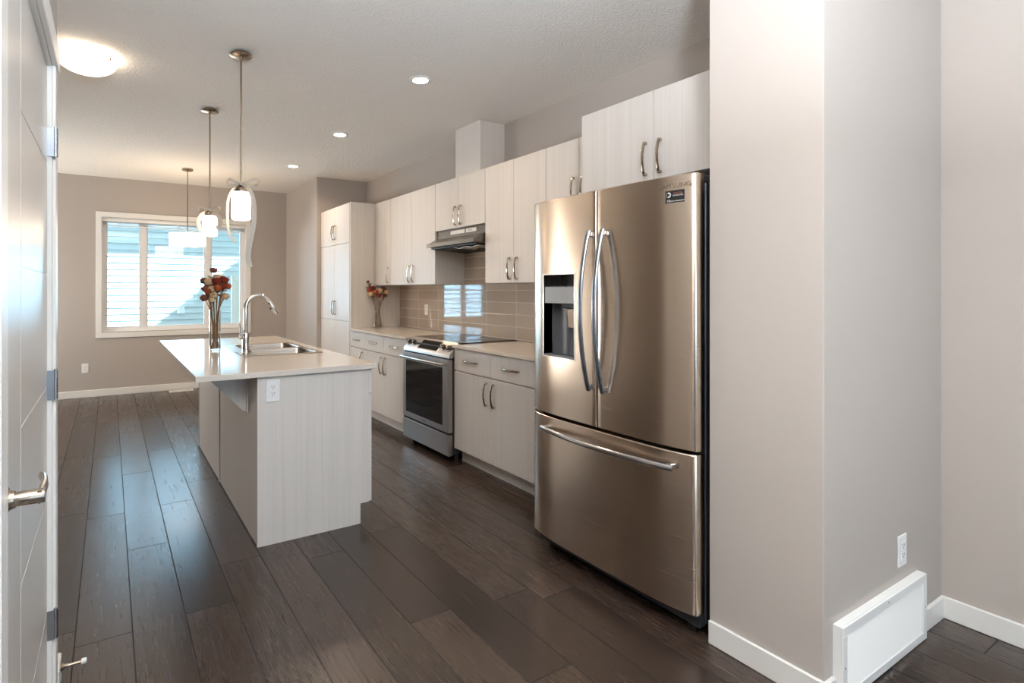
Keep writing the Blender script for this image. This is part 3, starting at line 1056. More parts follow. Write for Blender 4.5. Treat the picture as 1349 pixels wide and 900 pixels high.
# dispenser
mb = MB()
t = .004
fxh = fx((HO[0] + HO[1]) / 2)
for a in ((HO[0] - t, HO[0]), (HO[1], HO[1] + t)):
    mb.box(fx(a[0]) - .002, a[0], HO[2] - t, XBK - .02, a[1], HO[3] + t)
mb.prism([(fx(HO[0]) - .002, HO[0]), (fx(HO[1]) - .002, HO[1]), (XBK - .02, HO[1]), (XBK - .02, HO[0])], 'z', HO[2] - t, HO[2])
mb.prism([(fx(HO[0]) - .002, HO[0]), (fx(HO[1]) - .002, HO[1]), (XBK - .02, HO[1]), (XBK - .02, HO[0])], 'z', HO[3], HO[3] + t)
dp = add_part(mb, 'dispenser_frame', 'handle_steel', dl, smooth=0)
zsp = 1.272
add_part(MB().prism([(fx(HO[0]) + .003, HO[0] + .001), (fx(HO[1]) + .003, HO[1] - .001), (XBK - .012, HO[1] - .001), (XBK - .012, HO[0] + .001)], 'z', zsp, HO[3] - .001), 'touch_panel', 'black_glass', dl, smooth=0)
mb = MB()
yc = (HO[0] + HO[1]) / 2
pts = []
for i in range(11):
    s = i / 10
    y = HO[0] + .001 + (HO[1] - HO[0] - .002) * s
    pts.append((XBK - .014 - .012 * math.exp(-((s - .42) / .06) ** 2), y))
mb.prism(pts + [(XBK - .010, HO[1] - .001), (XBK - .010, HO[0] + .001)], 'z', HO[2] + .001, zsp - .001)
add_part(mb, 'cavity_liner', 'grey_plastic', dl)
add_part(MB().box(fx(yc) + .010, HO[0] + .004, zsp - .024, XBK - .028, HO[0] + .095, zsp - .0005, .003), 'nozzle', 'black', dl)
add_part(MB().prism([(fx(yc) + .012, zsp - .028), (fx(yc) + .020, zsp - .115), (fx(yc) + .026, zsp - .118), (fx(yc) + .024, zsp - .028)], 'y', HO[0] + .012, HO[0] + .062, .003), 'paddle', 'nickel', dl)
add_part(MB().prism([(fx(HO[0]) + .004, HO[0] + .002), (fx(HO[1]) + .004, HO[1] - .002), (XBK - .03, HO[1] - .002), (XBK - .03, HO[0] + .002)], 'z', HO[2] + .0008, HO[2] + .009), 'drip_tray', 'grey_plastic', dl, smooth=0)
# handles
def vbar(parent, y, z0, z1):
    mb = MB(); n = 24; pts = []
    xs = fx(y)
    for i in range(n + 1):
        s = i / n
        pts.append((xs - .016 - .055 * math.sin(PI * s) ** .8, y, z0 + (z1 - z0) * s))
    mb.tube(pts, 1.0, 12, flat=(.0080, .0120), up=(1, 0, 0))
    for z in (z0 + .004, z1 - .026):
        mb.box(xs - .018, y - .008, z, xs + .001, y + .008, z + .022, .003)
    return add_part(mb, 'door_handle', 'bar', parent)
vbar(dl, 1.748, .885, 1.602)
vbar(dr, 1.668, .885, 1.602)
mb = MB(); n = 24; pts = []
for i in range(n + 1):
    s = i / n
    y = 1.330 + (2.062 - 1.330) * s
    pts.append((1.868 - .048 * math.sin(PI * s) ** .8 - .004, y, .650))
mb.tube(pts, 1.0, 12, flat=(.0125, .0095), up=(0, 0, 1))
for y in (1.336, 2.034):
    mb.box(1.862, y, .640, fx(y + .011) + .002, y + .022, .662, .003)
add_part(mb, 'drawer_handle', 'handle_steel', dz)
# lettering and sticker
def on_door(y, z, lift=.0008):
    return (fx(y) - lift, y, z)
e = .02
slope_y = Vector((fx(1.33) - fx(1.35), -.02, 0)).normalized()
M['emboss'] = plain('faint_embossed_letters', (148, 132, 117), .35, .8)
M['rust'] = plain('red_print', (176, 96, 82), .5)
text_mesh('maker_letters', 'SAMSUNG', .0235, 'emboss', dr, on_door(1.338, 1.742), slope_y, (0, 0, 1), .0004, stretch=1.2)
ya, yb, za, zb = 1.301, 1.373, 1.676, 1.724
pa, pb = Vector(on_door(ya, 0)), Vector(on_door(yb, 0))
mb = MB().prism([(pa.x - .0008, ya), (pb.x - .0008, yb), (pb.x + .001, yb), (pa.x + .001, ya)], 'z', za, zb)
stk = add_part(mb, 'warranty_sticker', 'black', dr, smooth=0, label='small black sticker with white print')
def onst(y, z):
    return (fx(y) - .0022, y, z)
text_mesh('sticker_print', 'DIGITAL', .0085, 'rust', stk, onst(1.324, 1.7125), slope_y, (0, 0, 1), .0002, stretch=1.2)
text_mesh('sticker_print', 'INVERTER', .0085, 'pale', stk, onst(1.324, 1.7035), slope_y, (0, 0, 1), .0002, stretch=1.1)
text_mesh('sticker_print', '10', .0150, 'pale', stk, onst(1.361, 1.6835), slope_y, (0, 0, 1), .0002)
text_mesh('sticker_print', 'YEAR WARRANTY', .0070, 'pale', stk, onst(1.327, 1.6820), slope_y, (0, 0, 1), .0002, stretch=1.05)
mb = MB()
cy_, cz_ = 1.360, 1.707
c0 = Vector(onst(cy_, cz_))
ringp = []
for i in range(24):
    an = -PI * .62 + PI * 1.24 * i / 23
    ringp.append((an,))
outer = [(c0.y - .0105 * math.cos(a[0]), c0.z + .0105 * math.sin(a[0])) for a in ringp]
inner = [(c0.y - .0050 * math.cos(a[0]), c0.z + .0050 * math.sin(a[0])) for a in ringp]
mb.prism(outer + inner[::-1], 'x', c0.x - .0004, c0.x + .0003)
mb.box(c0.x - .0004, c0.y + .0075, c0.z - .010, c0.x + .0003, c0.y + .0115, c0.z + .010)
add_part(mb, 'round_emblem', 'pale', stk, smooth=0)

# ------------------------------------------------------------------ island
isl = thing('kitchen_island', 'white-washed kitchen island with plain end panel and overhang bracket', 'island', (1.0, 3.95, 0))
IY0, IY1, IX0, IX1 = 2.884, 5.034, .660, 1.288
mb = MB().prism([(IX0, 0), (1.221, 0), (1.221, .116), (IX1, .116), (IX1, .884), (IX0, .884)], 'y', IY0, IY0 + .018, .0008)
add_part(mb, 'end_panel', 'lam', isl, smooth=0)
mb = MB().prism([(IX0, 0), (1.221, 0), (1.221, .116), (IX1, .116), (IX1, .884), (IX0, .884)], 'y', IY1 - .018, IY1, .0008)
add_part(mb, 'end_panel', 'lam', isl, smooth=0)
add_part(MB().box(IX0 + .004, IY0 + .0185, 0, IX0 + .020, IY1 - .0185, .884), 'back_panel', 'lam', isl, smooth=0)
add_part(MB().box(IX0 - .004, 4.008, 0, IX0 + .0035, 4.030, .884), 'seam_batten', 'lam', isl, smooth=0)
add_part(MB().box(IX0 + .0205, IY0 + .0185, .116, IX1 - .001, IY1 - .0185, .134), 'bottom_shelf', 'lam', isl, smooth=0)
add_part(MB().box(1.2215, IY0 + .003, 0, 1.238, IY1 - .003, .115), 'toe_kick', 'lam', isl, smooth=0)
add_part(MB().box(IX0 + .07, IY0 + .0185, .862, .700 + .03, IY1 - .0185, .884), 'top_rail', 'lam', isl, smooth=0)
def ifront(name, y0, y1, z0, z1, hy, hz, horiz):
    d = MB().box(IX1 + .001, y0 + .0016, z0 + .0016, IX1 + .019, y1 - .0016, z1 - .0016, .0012).build(name, 'lam', isl)
    pull(d, IX1 + .019, hy, hz, horiz, True)
wd = (IY1 - IY0) / 4
for i in range(4):
    a, b_ = IY0 + i * wd, IY0 + (i + 1) * wd
    ifront('drawer_front', a, b_, .742, .882, (a + b_) / 2, .812, True)
    ifront('cabinet_door', a, b_, .118, .740, b_ - .05 if i % 2 == 0 else a + .05, .62, False)
# overhang bracket
for ybk in (3.125,):
    mb = MB().prism([(.430, .884), (IX0 - .006, .884), (IX0 - .006, .665), (.640, .665)], 'y', ybk, ybk + .018)
    bk = add_part(mb, 'overhang_bracket', 'lam', isl, smooth=0)
    add_part(MB().box(IX0 - .006, ybk - .012, .660, IX0 + .0035, ybk + .018, .884), 'bracket_cleat', 'lam', bk, smooth=0)

SX0, SX1, SYa, SYb = .733, 1.243, 3.530, 4.342
mb = MB().ring([(.360, 2.860), (1.328, 2.860), (1.328, 5.060), (.360, 5.060)], [(SX0 + .012, SYa + .012), (SX1 - .012, SYa + .012), (SX1 - .012, SYb - .012), (SX0 + .012, SYb - .012)], .8845, .914)
o = mb.build('island_countertop', 'quartz', None, smooth=0)
tag(o, 'cream quartz worktop overhanging the kitchen island, with the sink cut into it', 'worktop')
bv = o.modifiers.new('edge', 'BEVEL'); bv.width = .0025; bv.segments = 2; bv.limit_method = 'ANGLE'

# sink
sk = thing('double_sink', 'stainless double-bowl sink set into the island worktop', 'sink', ((SX0 + SX1) / 2, (SYa + SYb) / 2, .914))
mb = MB(); b = mb.bm
bowls = [rrect(.812, 3.565, 1.215, 3.918, .05, 6), rrect(.812, 3.952, 1.215, 4.305, .05, 6)]
outer = rrect(SX0, SYa, SX1, SYb, .02, 4)
ztop = .9185
def loopv(pts, z): return [b.verts.new((x, y, z)) for x, y in pts]
def loope(v): return [b.edges.new((v[i], v[(i + 1) % len(v)])) for i in range(len(v))]
O = loopv(outer, ztop); B0 = loopv(bowls[0], ztop); B1 = loopv(bowls[1], ztop)
bmesh.ops.triangle_fill(b, edges=loope(O) + loope(B0) + loope(B1), use_beauty=True)
O2 = loopv(rrect(SX0 - .002, SYa - .002, SX1 + .002, SYb + .002, .02, 4), .9143)
for i in range(len(O)): b.faces.new((O[i], O2[i], O2[(i + 1) % len(O)], O[(i + 1) % len(O)]))
deck = mb
for top, pts in ((B0, bowls[0]), (B1, bowls[1])):
    cx_ = sum(p[0] for p in pts) / len(pts); cy_ = sum(p[1] for p in pts) / len(pts)
    prev = top
    for s, z in ((.985, .911), (.965, .78), (.93, .745), (.80, .733), (.12, .729)):
        nx = [b.verts.new((cx_ + (x - cx_) * s, cy_ + (y - cy_) * s, z)) for x, y in pts]
        for i in range(len(pts)):
            b.faces.new((prev[i], prev[(i + 1) % len(pts)], nx[(i + 1) % len(pts)], nx[i]))
        prev = nx
    b.faces.new(prev)
add_part(mb, 'basin', 'sink', sk, smooth=40)
for cy_ in (3.7415, 4.1285):
    add_part(MB().lathe([(0, .7300), (.040, .7300), (.043, .7318), (.034, .7325), (.030, .7308), (0, .7308)], (1.0135, cy_, 0), 28), 'drain', 'chrome', sk)

# faucet
FX, FYc = .772, 3.700
fc = thing('kitchen_faucet', 'polished chrome gooseneck faucet on the island sink', 'faucet', (FX, FYc, .9185))
mb = MB().lathe([(0, .9188), (.027, .9188), (.027, .924), (.0235, .927), (.0235, 1.050), (.021, 1.056), (0, 1.056)], (FX, FYc, 0), 28)
add_part(mb, 'base', 'chrome', fc)
dirx = Vector((1, 0.06, 0)).normalized()
pts = [(FX, FYc, 1.05), (FX, FYc, 1.12), (FX, FYc, 1.205)]
Rr = .084
for i in range(1, 15):
    a = PI - PI * .86 * i / 14
    d = Rr + Rr * math.cos(a)
    pts.append((FX + dirx.x * d, FYc + dirx.y * d, 1.218 + Rr * math.sin(a)))
add_part(MB().tube(pts, .0130, 14), 'gooseneck', 'chrome', fc)
pe = Vector(pts[-1]); pd = (pe - Vector(pts[-2])).normalized()
mb = MB().tube([pe - pd * .005, pe + pd * .002, pe + pd * .04, pe + pd * .085, pe + pd * .092], [.0135, .0155, .0160, .0175, .0165], 16)
sp = add_part(mb, 'spray_head', 'chrome', fc)
pq = pe + pd * .035
pn_ = Vector((pd.z, 0, -pd.x)).normalized()
if pn_.x > 0: pn_ = -pn_
pq = pq + pn_ * .0155
add_part(MB().box(pq.x - .004, pq.y - .006, pq.z - .011, pq.x + .004, pq.y + .006, pq.z + .011, .002), 'spray_button', 'slot', sp)
mb = MB().tube([(FX, FYc, 1.030), (FX - .028, FYc - .004, 1.030), (FX - .040, FYc - .006, 1.030)], [.017, .017, .016], 14)
add_part(mb, 'lever_hub', 'chrome', fc)
add_part(MB().tube([(FX - .032, FYc - .005, 1.036), (FX - .036, FYc - .006, 1.075), (FX - .041, FYc - .008, 1.122)], [.006, .0048, .0042], 10), 'lever', 'chrome', fc)

# ------------------------------------------------------------------ outlets and small wall fittings
def outlet(name, label, c, right, normal, w_=.072, h_=.116, kind='duplex', cat='outlet'):
    """plate centred at c, its width along right, facing normal."""
    c = Vector(c); R = Vector(right); N = Vector(normal); U = Vector((0, 0, 1))
    root = thing(name, label, cat, c)
    def slab_(a0, a1, u0, u1, n0, n1, bev=0.0):
        mb = MB().box(a0, u0, n0, a1, u1, n1, bev)
        mt = Matrix(((R.x, U.x, N.x, c.x), (R.y, U.y, N.y, c.y), (R.z, U.z, N.z, c.z), (0, 0, 0, 1)))
        bmesh.ops.transform(mb.bm, matrix=mt, verts=mb.bm.verts)
        return mb
    slab_(-w_ / 2, w_ / 2, -h_ / 2, h_ / 2, .0003, .0055, .002).build('cover_plate', 'plastic', root)
    f = slab_(-.0165, .0165, -.034, .034, .0055, .0078, .001).build('socket_face', 'plastic', root)
    if kind != 'blank':
        mb = MB()
        for u in (-.017, .017):
            for a0, a1, u0, u1 in ((-.0075, -.0050, .001, .009), (.0050, .0075, .001, .008), (-.002, .002, -.008, -.004)):
                t_ = slab_(a0, a1, u + u0, u + u1, .0078, .0082)
                me_ = bpy.data.meshes.new('t'); t_.bm.to_mesh(me_); t_.bm.free()
                mb.bm.from_mesh(me_); bpy.data.meshes.remove(me_)
        mb.build('slots', 'slot', f, smooth=0)
    return root
outlet('power_outlet', 'white duplex outlet on the near end of the kitchen island', (.7395, IY0, .808), (1, 0, 0), (0, -1, 0))
outlet('power_outlet', 'white duplex outlet low on the far wall below the window', (-.263, YF, .364), (1, 0, 0), (0, -1, 0))
outlet('power_outlet', 'white outlet low on the wall above the return air grille', (2.548, YK, .365), (1, 0, 0), (0, -1, 0))
outlet('power_outlet', 'white outlet set in the tile backsplash left of the stove', (XW - .010, 5.045, 1.128), (0, -1, 0), (-1, 0, 0), .070, .112)

# return air grille
GX0, GX1, GZ1, GY = 2.022, 2.694, .252, YK - .030
gr = thing('return_air_grille', 'white louvred return air grille at the foot of the right wall', 'vent grille', (2.36, YK, 0))
mb = MB()
fb = .030
for x0, x1, z0, z1 in ((GX0, GX1, GZ1 - fb, GZ1), (GX0, GX1, .004, .004 + fb), (GX0, GX0 + fb, .004 + fb, GZ1 - fb), (GX1 - fb, GX1, .004 + fb, GZ1 - fb)):
    mb.box(x0, GY, z0, x1, GY + .006, z1, .0015)
for x0, x1, z0, z1 in ((GX0, GX1, GZ1 - .004, GZ1), (GX0, GX0 + .004, .004, GZ1 - .004), (GX1 - .004, GX1, .004, GZ1 - .004), (GX0, GX1, .004, .008)):
    mb.box(x0, GY + .006, z0, x1, YK - .0005, z1)
add_part(mb, 'frame', 'plastic', gr)
mb = MB()
nl = 24
for i in range(nl):
    z = .004 + fb + (GZ1 - .004 - 2 * fb) * (i + .5) / nl
    mb.prism([(GY + .003, z - .0028), (GY + .0042, z - .0028), (GY + .011, z + .0024), (GY + .0098, z + .0024)], 'x', GX0 + fb - .002, GX1 - fb + .002)
add_part(mb, 'louvres', 'plastic', gr, smooth=0)
add_part(MB().box(GX0 + fb - .002, GY + .014, .032, GX1 - fb + .002, GY + .016, GZ1 - fb + .002), 'backing', 'grey_plastic', gr, smooth=0)
for x, z in (((GX0 + GX1) / 2, GZ1 - .014), (GX0 + .014, .12), (GX1 - .014, .13)):
    add_part(MB().lathe([(0, -.0012), (.003, -.0008), (.0035, .001)], (x, GY, z), 10, 'y'), 'screw', 'hinge', gr)
# floor register
rg = thing('floor_register', 'white floor register at the foot of the far wall', 'vent', (.82, 7.90, 0))
mb = MB().ring([(.675, 7.83), (.965, 7.83), (.965, 7.96), (.675, 7.96)], [(.690, 7.845), (.950, 7.845), (.950, 7.945), (.690, 7.945)], .001, .007)
add_part(mb, 'frame', 'plastic', rg, smooth=0)
mb = MB()
for i in range(14):
    mb.box(.692 + i * .0187, 7.846, .0015, .692 + i * .0187 + .011, 7.944, .0055)
add_part(mb, 'grating', 'plastic', rg, smooth=0)
# door stop
ds = thing('door_stop', 'small white-tipped door stop on the baseboard by the panel door', 'door stop', (XD + BT, 2.215, .062))
add_part(MB().lathe([(0, 0), (.014, 0), (.012, .004), (.0065, .012), (.0050, .030), (.0050, .058), (0, .058)], (XD + BT, 2.215, .062), 18, 'x'), 'shaft', 'nickel', ds)
add_part(MB().lathe([(0, .0585), (.0085, .0585), (.0095, .064), (.0085, .074), (0, .075)], (XD + BT, 2.215, .062), 18, 'x'), 'rubber_tip', 'plastic', ds)

# ------------------------------------------------------------------ ceiling lights
for x, y, lab in ((1.822, 3.222, 'nearest of the three round recessed pot lights in the ceiling'),
                  (1.822, 4.724, 'middle of the three round recessed pot lights in the ceiling'),
                  (1.822, 6.200, 'farthest of the three round recessed pot lights in the ceiling')):
    r = thing('pot_light', lab, 'ceiling light', (x, y, HC), 'recessed pot lights over the kitchen aisle')
    add_part(MB().lathe([(.052, -.006), (.056, -.008), (.074, -.004), (.077, 0), (.052, 0), (.052, -.006)], (x, y, HC), 40), 'trim_ring', 'plastic', r)
    add_part(MB().lathe([(0, -.005), (.052, -.005), (.052, -.001), (0, -.001)], (x, y, HC), 40), 'lens', 'pot_lens', r)
    l = light('pot_lamp', 'AREA', (x, y, HC - .012), (0, 0, 0), POT_W, WARM, .10)
    l.data.spread = math.radians(150)
def dome_light(dx_, dy_, lab, glass):
    dm = thing('flush_dome_light', lab, 'ceiling light', (dx_, dy_, HC))
    add_part(MB().lathe([(0, 0), (.135, 0), (.137, -.012), (.132, -.034), (0, -.034)], (dx_, dy_, HC), 48), 'ceiling_pan', 'plastic', dm)
    prof = [(.150, -.036), (.158, -.040)]
    for i in range(11):
        a = (PI / 2) * i / 10
        prof.append((.156 * math.cos(a), -.042 - .072 * math.sin(a)))
    prof[-1] = (0, -.114)
    add_part(MB().lathe(prof, (dx_, dy_, HC), 48), 'glass_bowl', glass, dm)
    for an in (200, 320, 80):
        a = math.radians(an)
        px, py = dx_ + .158 * math.cos(a), dy_ + .158 * math.sin(a)
        add_part(MB().lathe([(0, -.052), (.006, -.050), (.007, -.044), (.005, -.036), (.004, -.030), (0, -.030)], (px, py, HC), 12), 'finial', 'nickel', dm)
dome_light(-.118, 3.90, 'lit white glass dome light flush on the ceiling near the door', 'dome_glass')

def pendant(x, y, lab, z_top=1.925, z_bot=1.762):
    p = thing('pendant_light', lab, 'pendant light', (x, y, HC), 'pendant lights over the island')
    add_part(MB().lathe([(0, 0), (.050, 0), (.050, -.012), (.066, -.014), (.067, -.019), (.060, -.022), (.010, -.026), (.010, -.040), (0, -.040)], (x, y, HC), 40), 'canopy', 'nickel', p)
    add_part(MB().lathe([(0, HC - .040), (.0062, HC - .040), (.0062, z_top + .055), (0, z_top + .055)], (x, y, 0), 12), 'rod', 'nickel', p)
    add_part(MB().lathe([(0, z_top + .056), (.011, z_top + .056), (.013, z_top + .040), (.034, z_top + .028), (.040, z_top + .010), (.040, z_top + .001), (0, z_top + .001)], (x, y, 0), 28), 'socket_cap', 'nickel', p)
    add_part(MB().lathe([(0, z_top), (.050, z_top), (.056, z_top - .006), (.056, z_bot + .008), (.050, z_bot), (0, z_bot + .002)], (x, y, 0), 36), 'glass_shade', 'lamp_glass', p)
pendant(.684, 3.409, 'nearer lit glass pendant with long ribbon tails above the island')
pendant(.684, 4.595, 'farther lit glass pendant with a small ribbon bow above the island', 1.922, 1.765)

def drum_light(dp_x, dp_y, zt, lab, name, mat, R=.196, Hh=.148):
    p = thing(name, lab, 'pendant light', (dp_x, dp_y, HC))
    add_part(MB().lathe([(0, 0), (.060, 0), (.062, -.016), (.056, -.024), (.012, -.026), (.012, -.036), (0, -.036)], (dp_x, dp_y, HC), 36), 'canopy', 'nickel', p)
    add_part(MB().lathe([(0, HC - .036), (.0062, HC - .036), (.0062, zt + .004), (0, zt + .004)], (dp_x, dp_y, 0), 12), 'rod', 'nickel', p)
    zb = zt - Hh
    add_part(MB().lathe([(0, zt), (R, zt), (R + .001, zt - .002), (R + .001, zb + .002), (R, zb), (0, zb)], (dp_x, dp_y, 0), 56), 'drum_shade', mat, p)
    mb = MB()
    for z in (zt - .0015, zb + .0025):
        mb.lathe([(R + .0012, z - .004), (R + .0035, z - .004), (R + .0035, z + .004), (R + .0012, z + .004), (R + .0012, z - .004)], (dp_x, dp_y, 0), 56)
    add_part(mb, 'shade_rim', 'nickel', p)
    add_part(MB().lathe([(0, zb - .014), (.008, zb - .012), (.010, zb - .005), (.004, zb - .0002), (0, zb - .0002)], (dp_x, dp_y, 0), 14), 'finial', 'nickel', p)
drum_light(.792, 6.976, 2.008, 'lit white drum pendant hanging before the far window', 'drum_pendant', 'drum_cloth')
# unseen uplighter added behind the viewer to brighten the near ceiling and walls
TX, TY = .08, -.34
t_ = thing('fill_uplight', 'added nickel fill uplight standing unseen on the floor behind the viewer', 'fill light', (TX, TY, 0))
add_part(MB().lathe([(0, 0), (.14, 0), (.14, .012), (.12, .022), (.02, .030), (0, .030)], (TX, TY, 0), 36), 'base', 'nickel', t_)
add_part(MB().lathe([(0, .030), (.012, .030), (.012, 1.66), (0, 1.66)], (TX, TY, 0), 14), 'pole', 'nickel', t_)
add_part(MB().lathe([(0, 1.66), (.03, 1.662), (.12, 1.70), (.19, 1.78), (.187, 1.782), (.117, 1.706), (.03, 1.668), (0, 1.668)], (TX, TY, 0), 40), 'bowl', 'nickel', t_)
light('fill_uplight_source', 'AREA', (TX, TY, 1.775), (PI, 0, 0), FILL_W, (.82, .90, 1.0), .30)

# ribbon bows; u runs across the view (roughly along the camera's right)
UR = Vector((math.cos(YAW), -math.sin(YAW), 0))
UN = Vector((math.sin(YAW), math.cos(YAW), 0))
def bow(x, y, z, lab, loops, tails, w_=.026):
    r = thing('ribbon_bow', lab, 'ribbon', (x, y, z))
    c = Vector((x, y, z)) - UN * .016
    def P(a, h, d=0.0): return c + UR * a + Vector((0, 0, h)) - UN * d
    add_part(MB().tube([P(-.010, 0), P(0, .002), P(.010, 0)], [.008, .011, .008], 10), 'knot', 'ribbon', r)
    for s, (ln, rise) in zip((-1, 1), loops):
        pts = []
        for i in range(17):
            t_ = i / 16
            a = s * (.008 + ln * math.sin(PI * t_) ** .8)
            h = rise * math.sin(PI * t_) + .018 * math.sin(2 * PI * t_)
            pts.append(P(a, h, .006 * math.sin(2 * PI * t_)))
        add_part(MB().strip(pts, w_, UN + Vector((0, 0, .9))), 'loop', 'ribbon', r)
    for path, wid in tails:
        pts = [P(*q) for q in path]
        # smooth the path
        for _ in range(2):
            q = [pts[0]]
            for a_, b_ in zip(pts, pts[1:]):
                q += [a_ * .75 + b_ * .25, a_ * .25 + b_ * .75]
            pts = q + [pts[-1]]
        dirs = []
        for i in range(len(pts)):
            t_ = i / (len(pts) - 1)
            an = wid[1] + (wid[2] - wid[1]) * t_
            dirs.append(UR * math.cos(an) + UN * math.sin(an) + Vector((0, 0, .15)))
        add_part(MB().strip(pts, wid[0], dirs), 'tail', 'ribbon', r)
bow(.684, 3.409, 1.975, 'cream ribbon bow with long tails tied on the nearer pendant',
    ((.070, .014), (.105, .012)),
    [([(-.004, 0), (-.045, -.03), (-.075, -.09), (-.078, -.20), (-.070, -.30), (-.030, -.352)], (.015, 1.2, .3)),
     ([(.006, 0), (.050, -.02), (.085, -.10), (.088, -.22), (.062, -.34), (.045, -.44), (.062, -.50)], (.028, .9, .25))])
bow(.684, 4.595, 1.968, 'small cream ribbon bow tied on the farther pendant',
    ((.075, .012), (.080, .010)),
    [([(-.004, 0), (-.055, -.03), (-.088, -.08), (-.080, -.13), (-.062, -.165)], (.030, .6, .2)),
     ([(.006, 0), (.060, -.03), (.095, -.085), (.088, -.12), (.055, -.145)], (.030, .6, .2))])

# ------------------------------------------------------------------ vases with dried roses
def rose_mesh(name, r, mat, openness, seed):
    rnd = random.Random(seed)
    mb = MB(); b = mb.bm
    mb.lathe([(0, -.55 * r), (.55 * r, -.35 * r), (.62 * r, .1 * r), (.42 * r, .62 * r), (0, .75 * r)], (0, 0, 0), 10)
    for layer in range(3):
        n = 4 + layer
        for k_ in range(n):
            a0 = 2 * PI * (k_ + rnd.random() * .4) / n + layer
            span = PI * .62
            rows = []
            for i in range(5):
                t_ = i / 4
                row = []
                for j in range(5):
                    s = (j / 4 - .5)
                    a = a0 + s * span * (.55 + .45 * math.sin(PI * (t_ * .75 + .15)))
                    rr = r * (.30 + .42 * math.sin(PI * min(t_ * .62 + .08, 1)) + .13 * layer + openness * .22 * layer * t_ * t_)
                    hh = -.62 * r + t_ * r * (1.55 - .16 * layer) - .10 * r * (abs(s) * 2) ** 2 * t_
                    rr += rnd.uniform(-.03, .03) * r
                    row.append(b.verts.new((rr * math.cos(a), rr * math.sin(a), hh)))
                rows.append(row)
            for i in range(4):
                for j in range(4):
                    b.faces.new((rows[i][j], rows[i][j + 1], rows[i + 1][j + 1], rows[i + 1][j]))
    me = bpy.data.meshes.new(name)
    b.to_mesh(me); b.free()
    me.materials.append(M[mat])
    me.polygons.foreach_set('use_smooth', [True] * len(me.polygons))
    return me
def leaf_mesh(ln, wd_, mat, seed):
    rnd = random.Random(seed)
    mb = MB(); b = mb.bm
    rows = []
    for i in range(8):
        t_ = i / 7
        hw = wd_ * math.sin(PI * min(t_ * .93 + .05, 1)) ** .8
        row = []
        for j in range(5):
            s = j / 4 * 2 - 1
            row.append(b.verts.new((s * hw, t_ * ln, .35 * wd_ * s * s + .22 * ln * math.sin(t_ * 2.6) + rnd.uniform(-.0012, .0012))))
        rows.append(row)
    for i in range(7):
        for j in range(4):
            b.faces.new((rows[i][j], rows[i][j + 1], rows[i + 1][j + 1], rows[i + 1][j]))
    me = bpy.data.meshes.new('leaf')
    b.to_mesh(me); b.free()
    me.materials.append(M[mat])
    me.polygons.foreach_set('use_smooth', [True] * len(me.polygons))
    return me
LEAF = [leaf_mesh(.046, .016, 'leaf', 3), leaf_mesh(.040, .014, 'dark_leaf', 4), leaf_mesh(.054, .018, 'leaf', 5)]

def rose(base, tip, r, mat, label, cat_group, seed, leaves=(), foot_spread=0, neck=None):
    """one dried rose: stem from base through the neck to the bloom at tip."""
    rnd = random.Random(seed)
    base, tip = Vector(base), Vector(tip)
    root = thing('dried_rose', label, 'dried flower', base, cat_group)
    neck = Vector(neck)
    pts = [base, base.lerp(neck, .5) + Vector((rnd.uniform(-.003, .003), rnd.uniform(-.003, .003), 0)), neck, neck.lerp(tip, .55) + Vector((0, 0, .006)), tip]
    for _ in range(2):
        q = [pts[0]]
        for a_, b_ in zip(pts, pts[1:]):
            q += [a_ * .75 + b_ * .25, a_ * .25 + b_ * .75]
        pts = q + [pts[-1]]
    MB().tube(pts, [.0031 - .0008 * i / len(pts) for i in range(len(pts))], 6).build('stem', 'stem', root)
    d = (Vector(pts[-1]) - Vector(pts[-4])).normalized()
    o = bpy.data.objects.new('bloom', rose_mesh('bloom', r * 1.28, mat, rnd.uniform(.1, .7), seed))
    COL.objects.link(o); o.parent = root
    o.location = tip - base
    o.rotation_mode = 'QUATERNION'
    o.rotation_quaternion = (d + Vector((0, 0, .2))).normalized().to_track_quat('Z', 'Y')
    # sepals under the bloom
    for k_ in range(leaves[0] + 1 if leaves else 0):
        lf = bpy.data.objects.new('leaf', LEAF[rnd.randrange(3) if mat != 'dk' else 1])
        COL.objects.link(lf); lf.parent = root
        at = Vector(pts[int(len(pts) * rnd.uniform(.72, .9))])
        lf.location = at - base
        dr_ = Vector((rnd.uniform(-1, 1), rnd.uniform(-1, 1), rnd.uniform(.1, .9))).normalized()
        lf.rotation_mode = 'QUATERNION'
        lf.rotation_quaternion = dr_.to_track_quat('Y', 'Z')
    return root

def place(vx, vy, a, z, d): 
    p = Vector((vx, vy, 0)) + UR * a + UN * d
    return (p.x, p.y, z)

V1X, V1Y = .636, 4.055
v = thing('glass_vase', 'tall clear glass cylinder vase on the island worktop', 'vase', (V1X, V1Y, .914))
zt = 1.198
add_part(MB().lathe([(0, .9145), (.037, .9145), (.039, .917), (.039, zt), (.0365, zt), (.0365, .928), (.034, .926), (0, .926)], (V1X, V1Y, 0), 40), 'vase_body', 'vase', v)
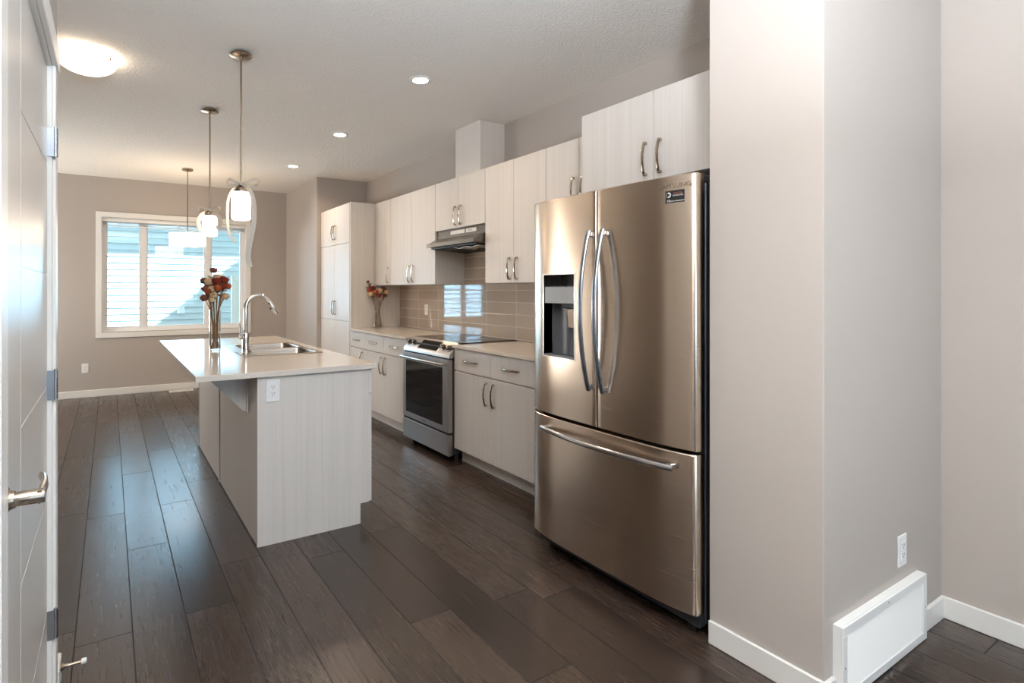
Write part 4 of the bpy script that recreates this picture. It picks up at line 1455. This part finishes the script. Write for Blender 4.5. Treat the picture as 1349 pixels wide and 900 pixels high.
# (across, height, depth, size, colour)
BL1 = [(-.008, 1.472, .00, .019, 'mauve', 2), (.012, 1.425, .01, .021, 'cream', 1), (-.075, 1.400, .00, .020, 'mauve', 2), (-.030, 1.392, -.02, .024, 'cream', 1),
       (.020, 1.395, -.02, .025, 'red', 1), (.066, 1.404, .00, .022, 'red', 2), (.085, 1.362, .01, .020, 'orange', 1), (.038, 1.352, -.03, .021, 'orange', 1),
       (.062, 1.356, -.02, .018, 'red', 1), (-.012, 1.345, -.025, .019, 'cream', 2), (-.030, 1.330, -.03, .019, 'orange', 1), (-.058, 1.345, -.01, .021, 'mauve', 2),
       (-.052, 1.322, .02, .019, 'red', 1), (-.066, 1.280, -.01, .022, 'mauve', 1), (.072, 1.290, .00, .020, 'cream', 2), (.005, 1.300, -.03, .020, 'cream', 2),
       (.040, 1.415, .03, .020, 'orange', 1), (-.010, 1.268, -.025, .017, 'cream', 2), (.048, 1.385, .035, .020, 'cream', 1), (-.035, 1.365, .035, .020, 'red', 1)]
NAMES = dict(red='dried dark red rose in the cylinder vase on the island', orange='dried orange rose in the cylinder vase on the island',
             cream='dried cream rose in the cylinder vase on the island', mauve='dried brownish mauve rose in the cylinder vase on the island')
rnd = random.Random(11)
ga = 2.399963
for i, (a, z, d, r, colr, nl_) in enumerate(BL1):
    fr2 = .030 * math.sqrt((i + .5) / len(BL1)); th2 = i * ga
    base = (V1X - fr2 * math.cos(th2) * .95, V1Y - fr2 * math.sin(th2) * .95, .9275)
    rad = math.hypot(a, d) or 1
    sc_ = min(.024, rad * .42) / rad
    neck = place(V1X, V1Y, a * sc_ + rnd.uniform(-.005, .005), 1.19, d * sc_ + rnd.uniform(-.005, .005))
    rose(base, place(V1X, V1Y, a, z, d), r, colr, NAMES[colr], colr + ' roses in the island vase', 100 + i, (nl_,), neck=neck)

V2X, V2Y = 2.602, 5.590
v = thing('flared_vase', 'waisted clear glass vase on the worktop beside the pantry', 'vase', (V2X, V2Y, .914))
prof = [(.052, .9145), (.053, .93), (.046, .98), (.034, 1.06), (.031, 1.11), (.036, 1.17), (.048, 1.225)]
inn = [(r_ - .0025, z_ + (.008 if i == 0 else 0)) for i, (r_, z_) in enumerate(prof)]
add_part(MB().lathe([(0, .9145)] + prof + inn[::-1] + [(0, .9225)], (V2X, V2Y, 0), 36), 'vase_body', 'vase', v)
BL2 = [(-.085, 1.330, .00, .024, 'orange', 2), (-.050, 1.352, -.02, .026, 'red', 1), (-.070, 1.290, -.03, .026, 'cream', 2), (-.015, 1.315, -.03, .024, 'orange', 1),
       (.030, 1.330, -.01, .026, 'cream', 1), (.068, 1.345, .00, .026, 'mauve', 1), (.100, 1.312, .00, .024, 'cream', 2), (.020, 1.275, -.03, .022, 'red', 2), (-.105, 1.430, .01, .014, 'mauve', 2), (.085, 1.275, .01, .020, 'mauve', 2)]
N2 = dict(red='dried dark red rose in the waisted vase by the pantry', orange='dried orange rose in the waisted vase by the pantry',
          cream='dried cream rose in the waisted vase by the pantry', mauve='dried brown rose in the waisted vase by the pantry')
for i, (a, z, d, r, colr, nl_) in enumerate(BL2):
    fr2 = .038 * math.sqrt((i + .5) / len(BL2)); th2 = i * ga
    base = (V2X - fr2 * math.cos(th2), V2Y - fr2 * math.sin(th2), .9245)
    rad = math.hypot(a, d) or 1
    sc_ = min(.020, rad) / rad
    neck = place(V2X, V2Y, a * sc_, 1.12, d * sc_)
    rose(base, place(V2X, V2Y, a, z, d), r, colr, N2[colr], colr + ' roses in the waisted vase', 300 + i, (nl_,), neck=neck)
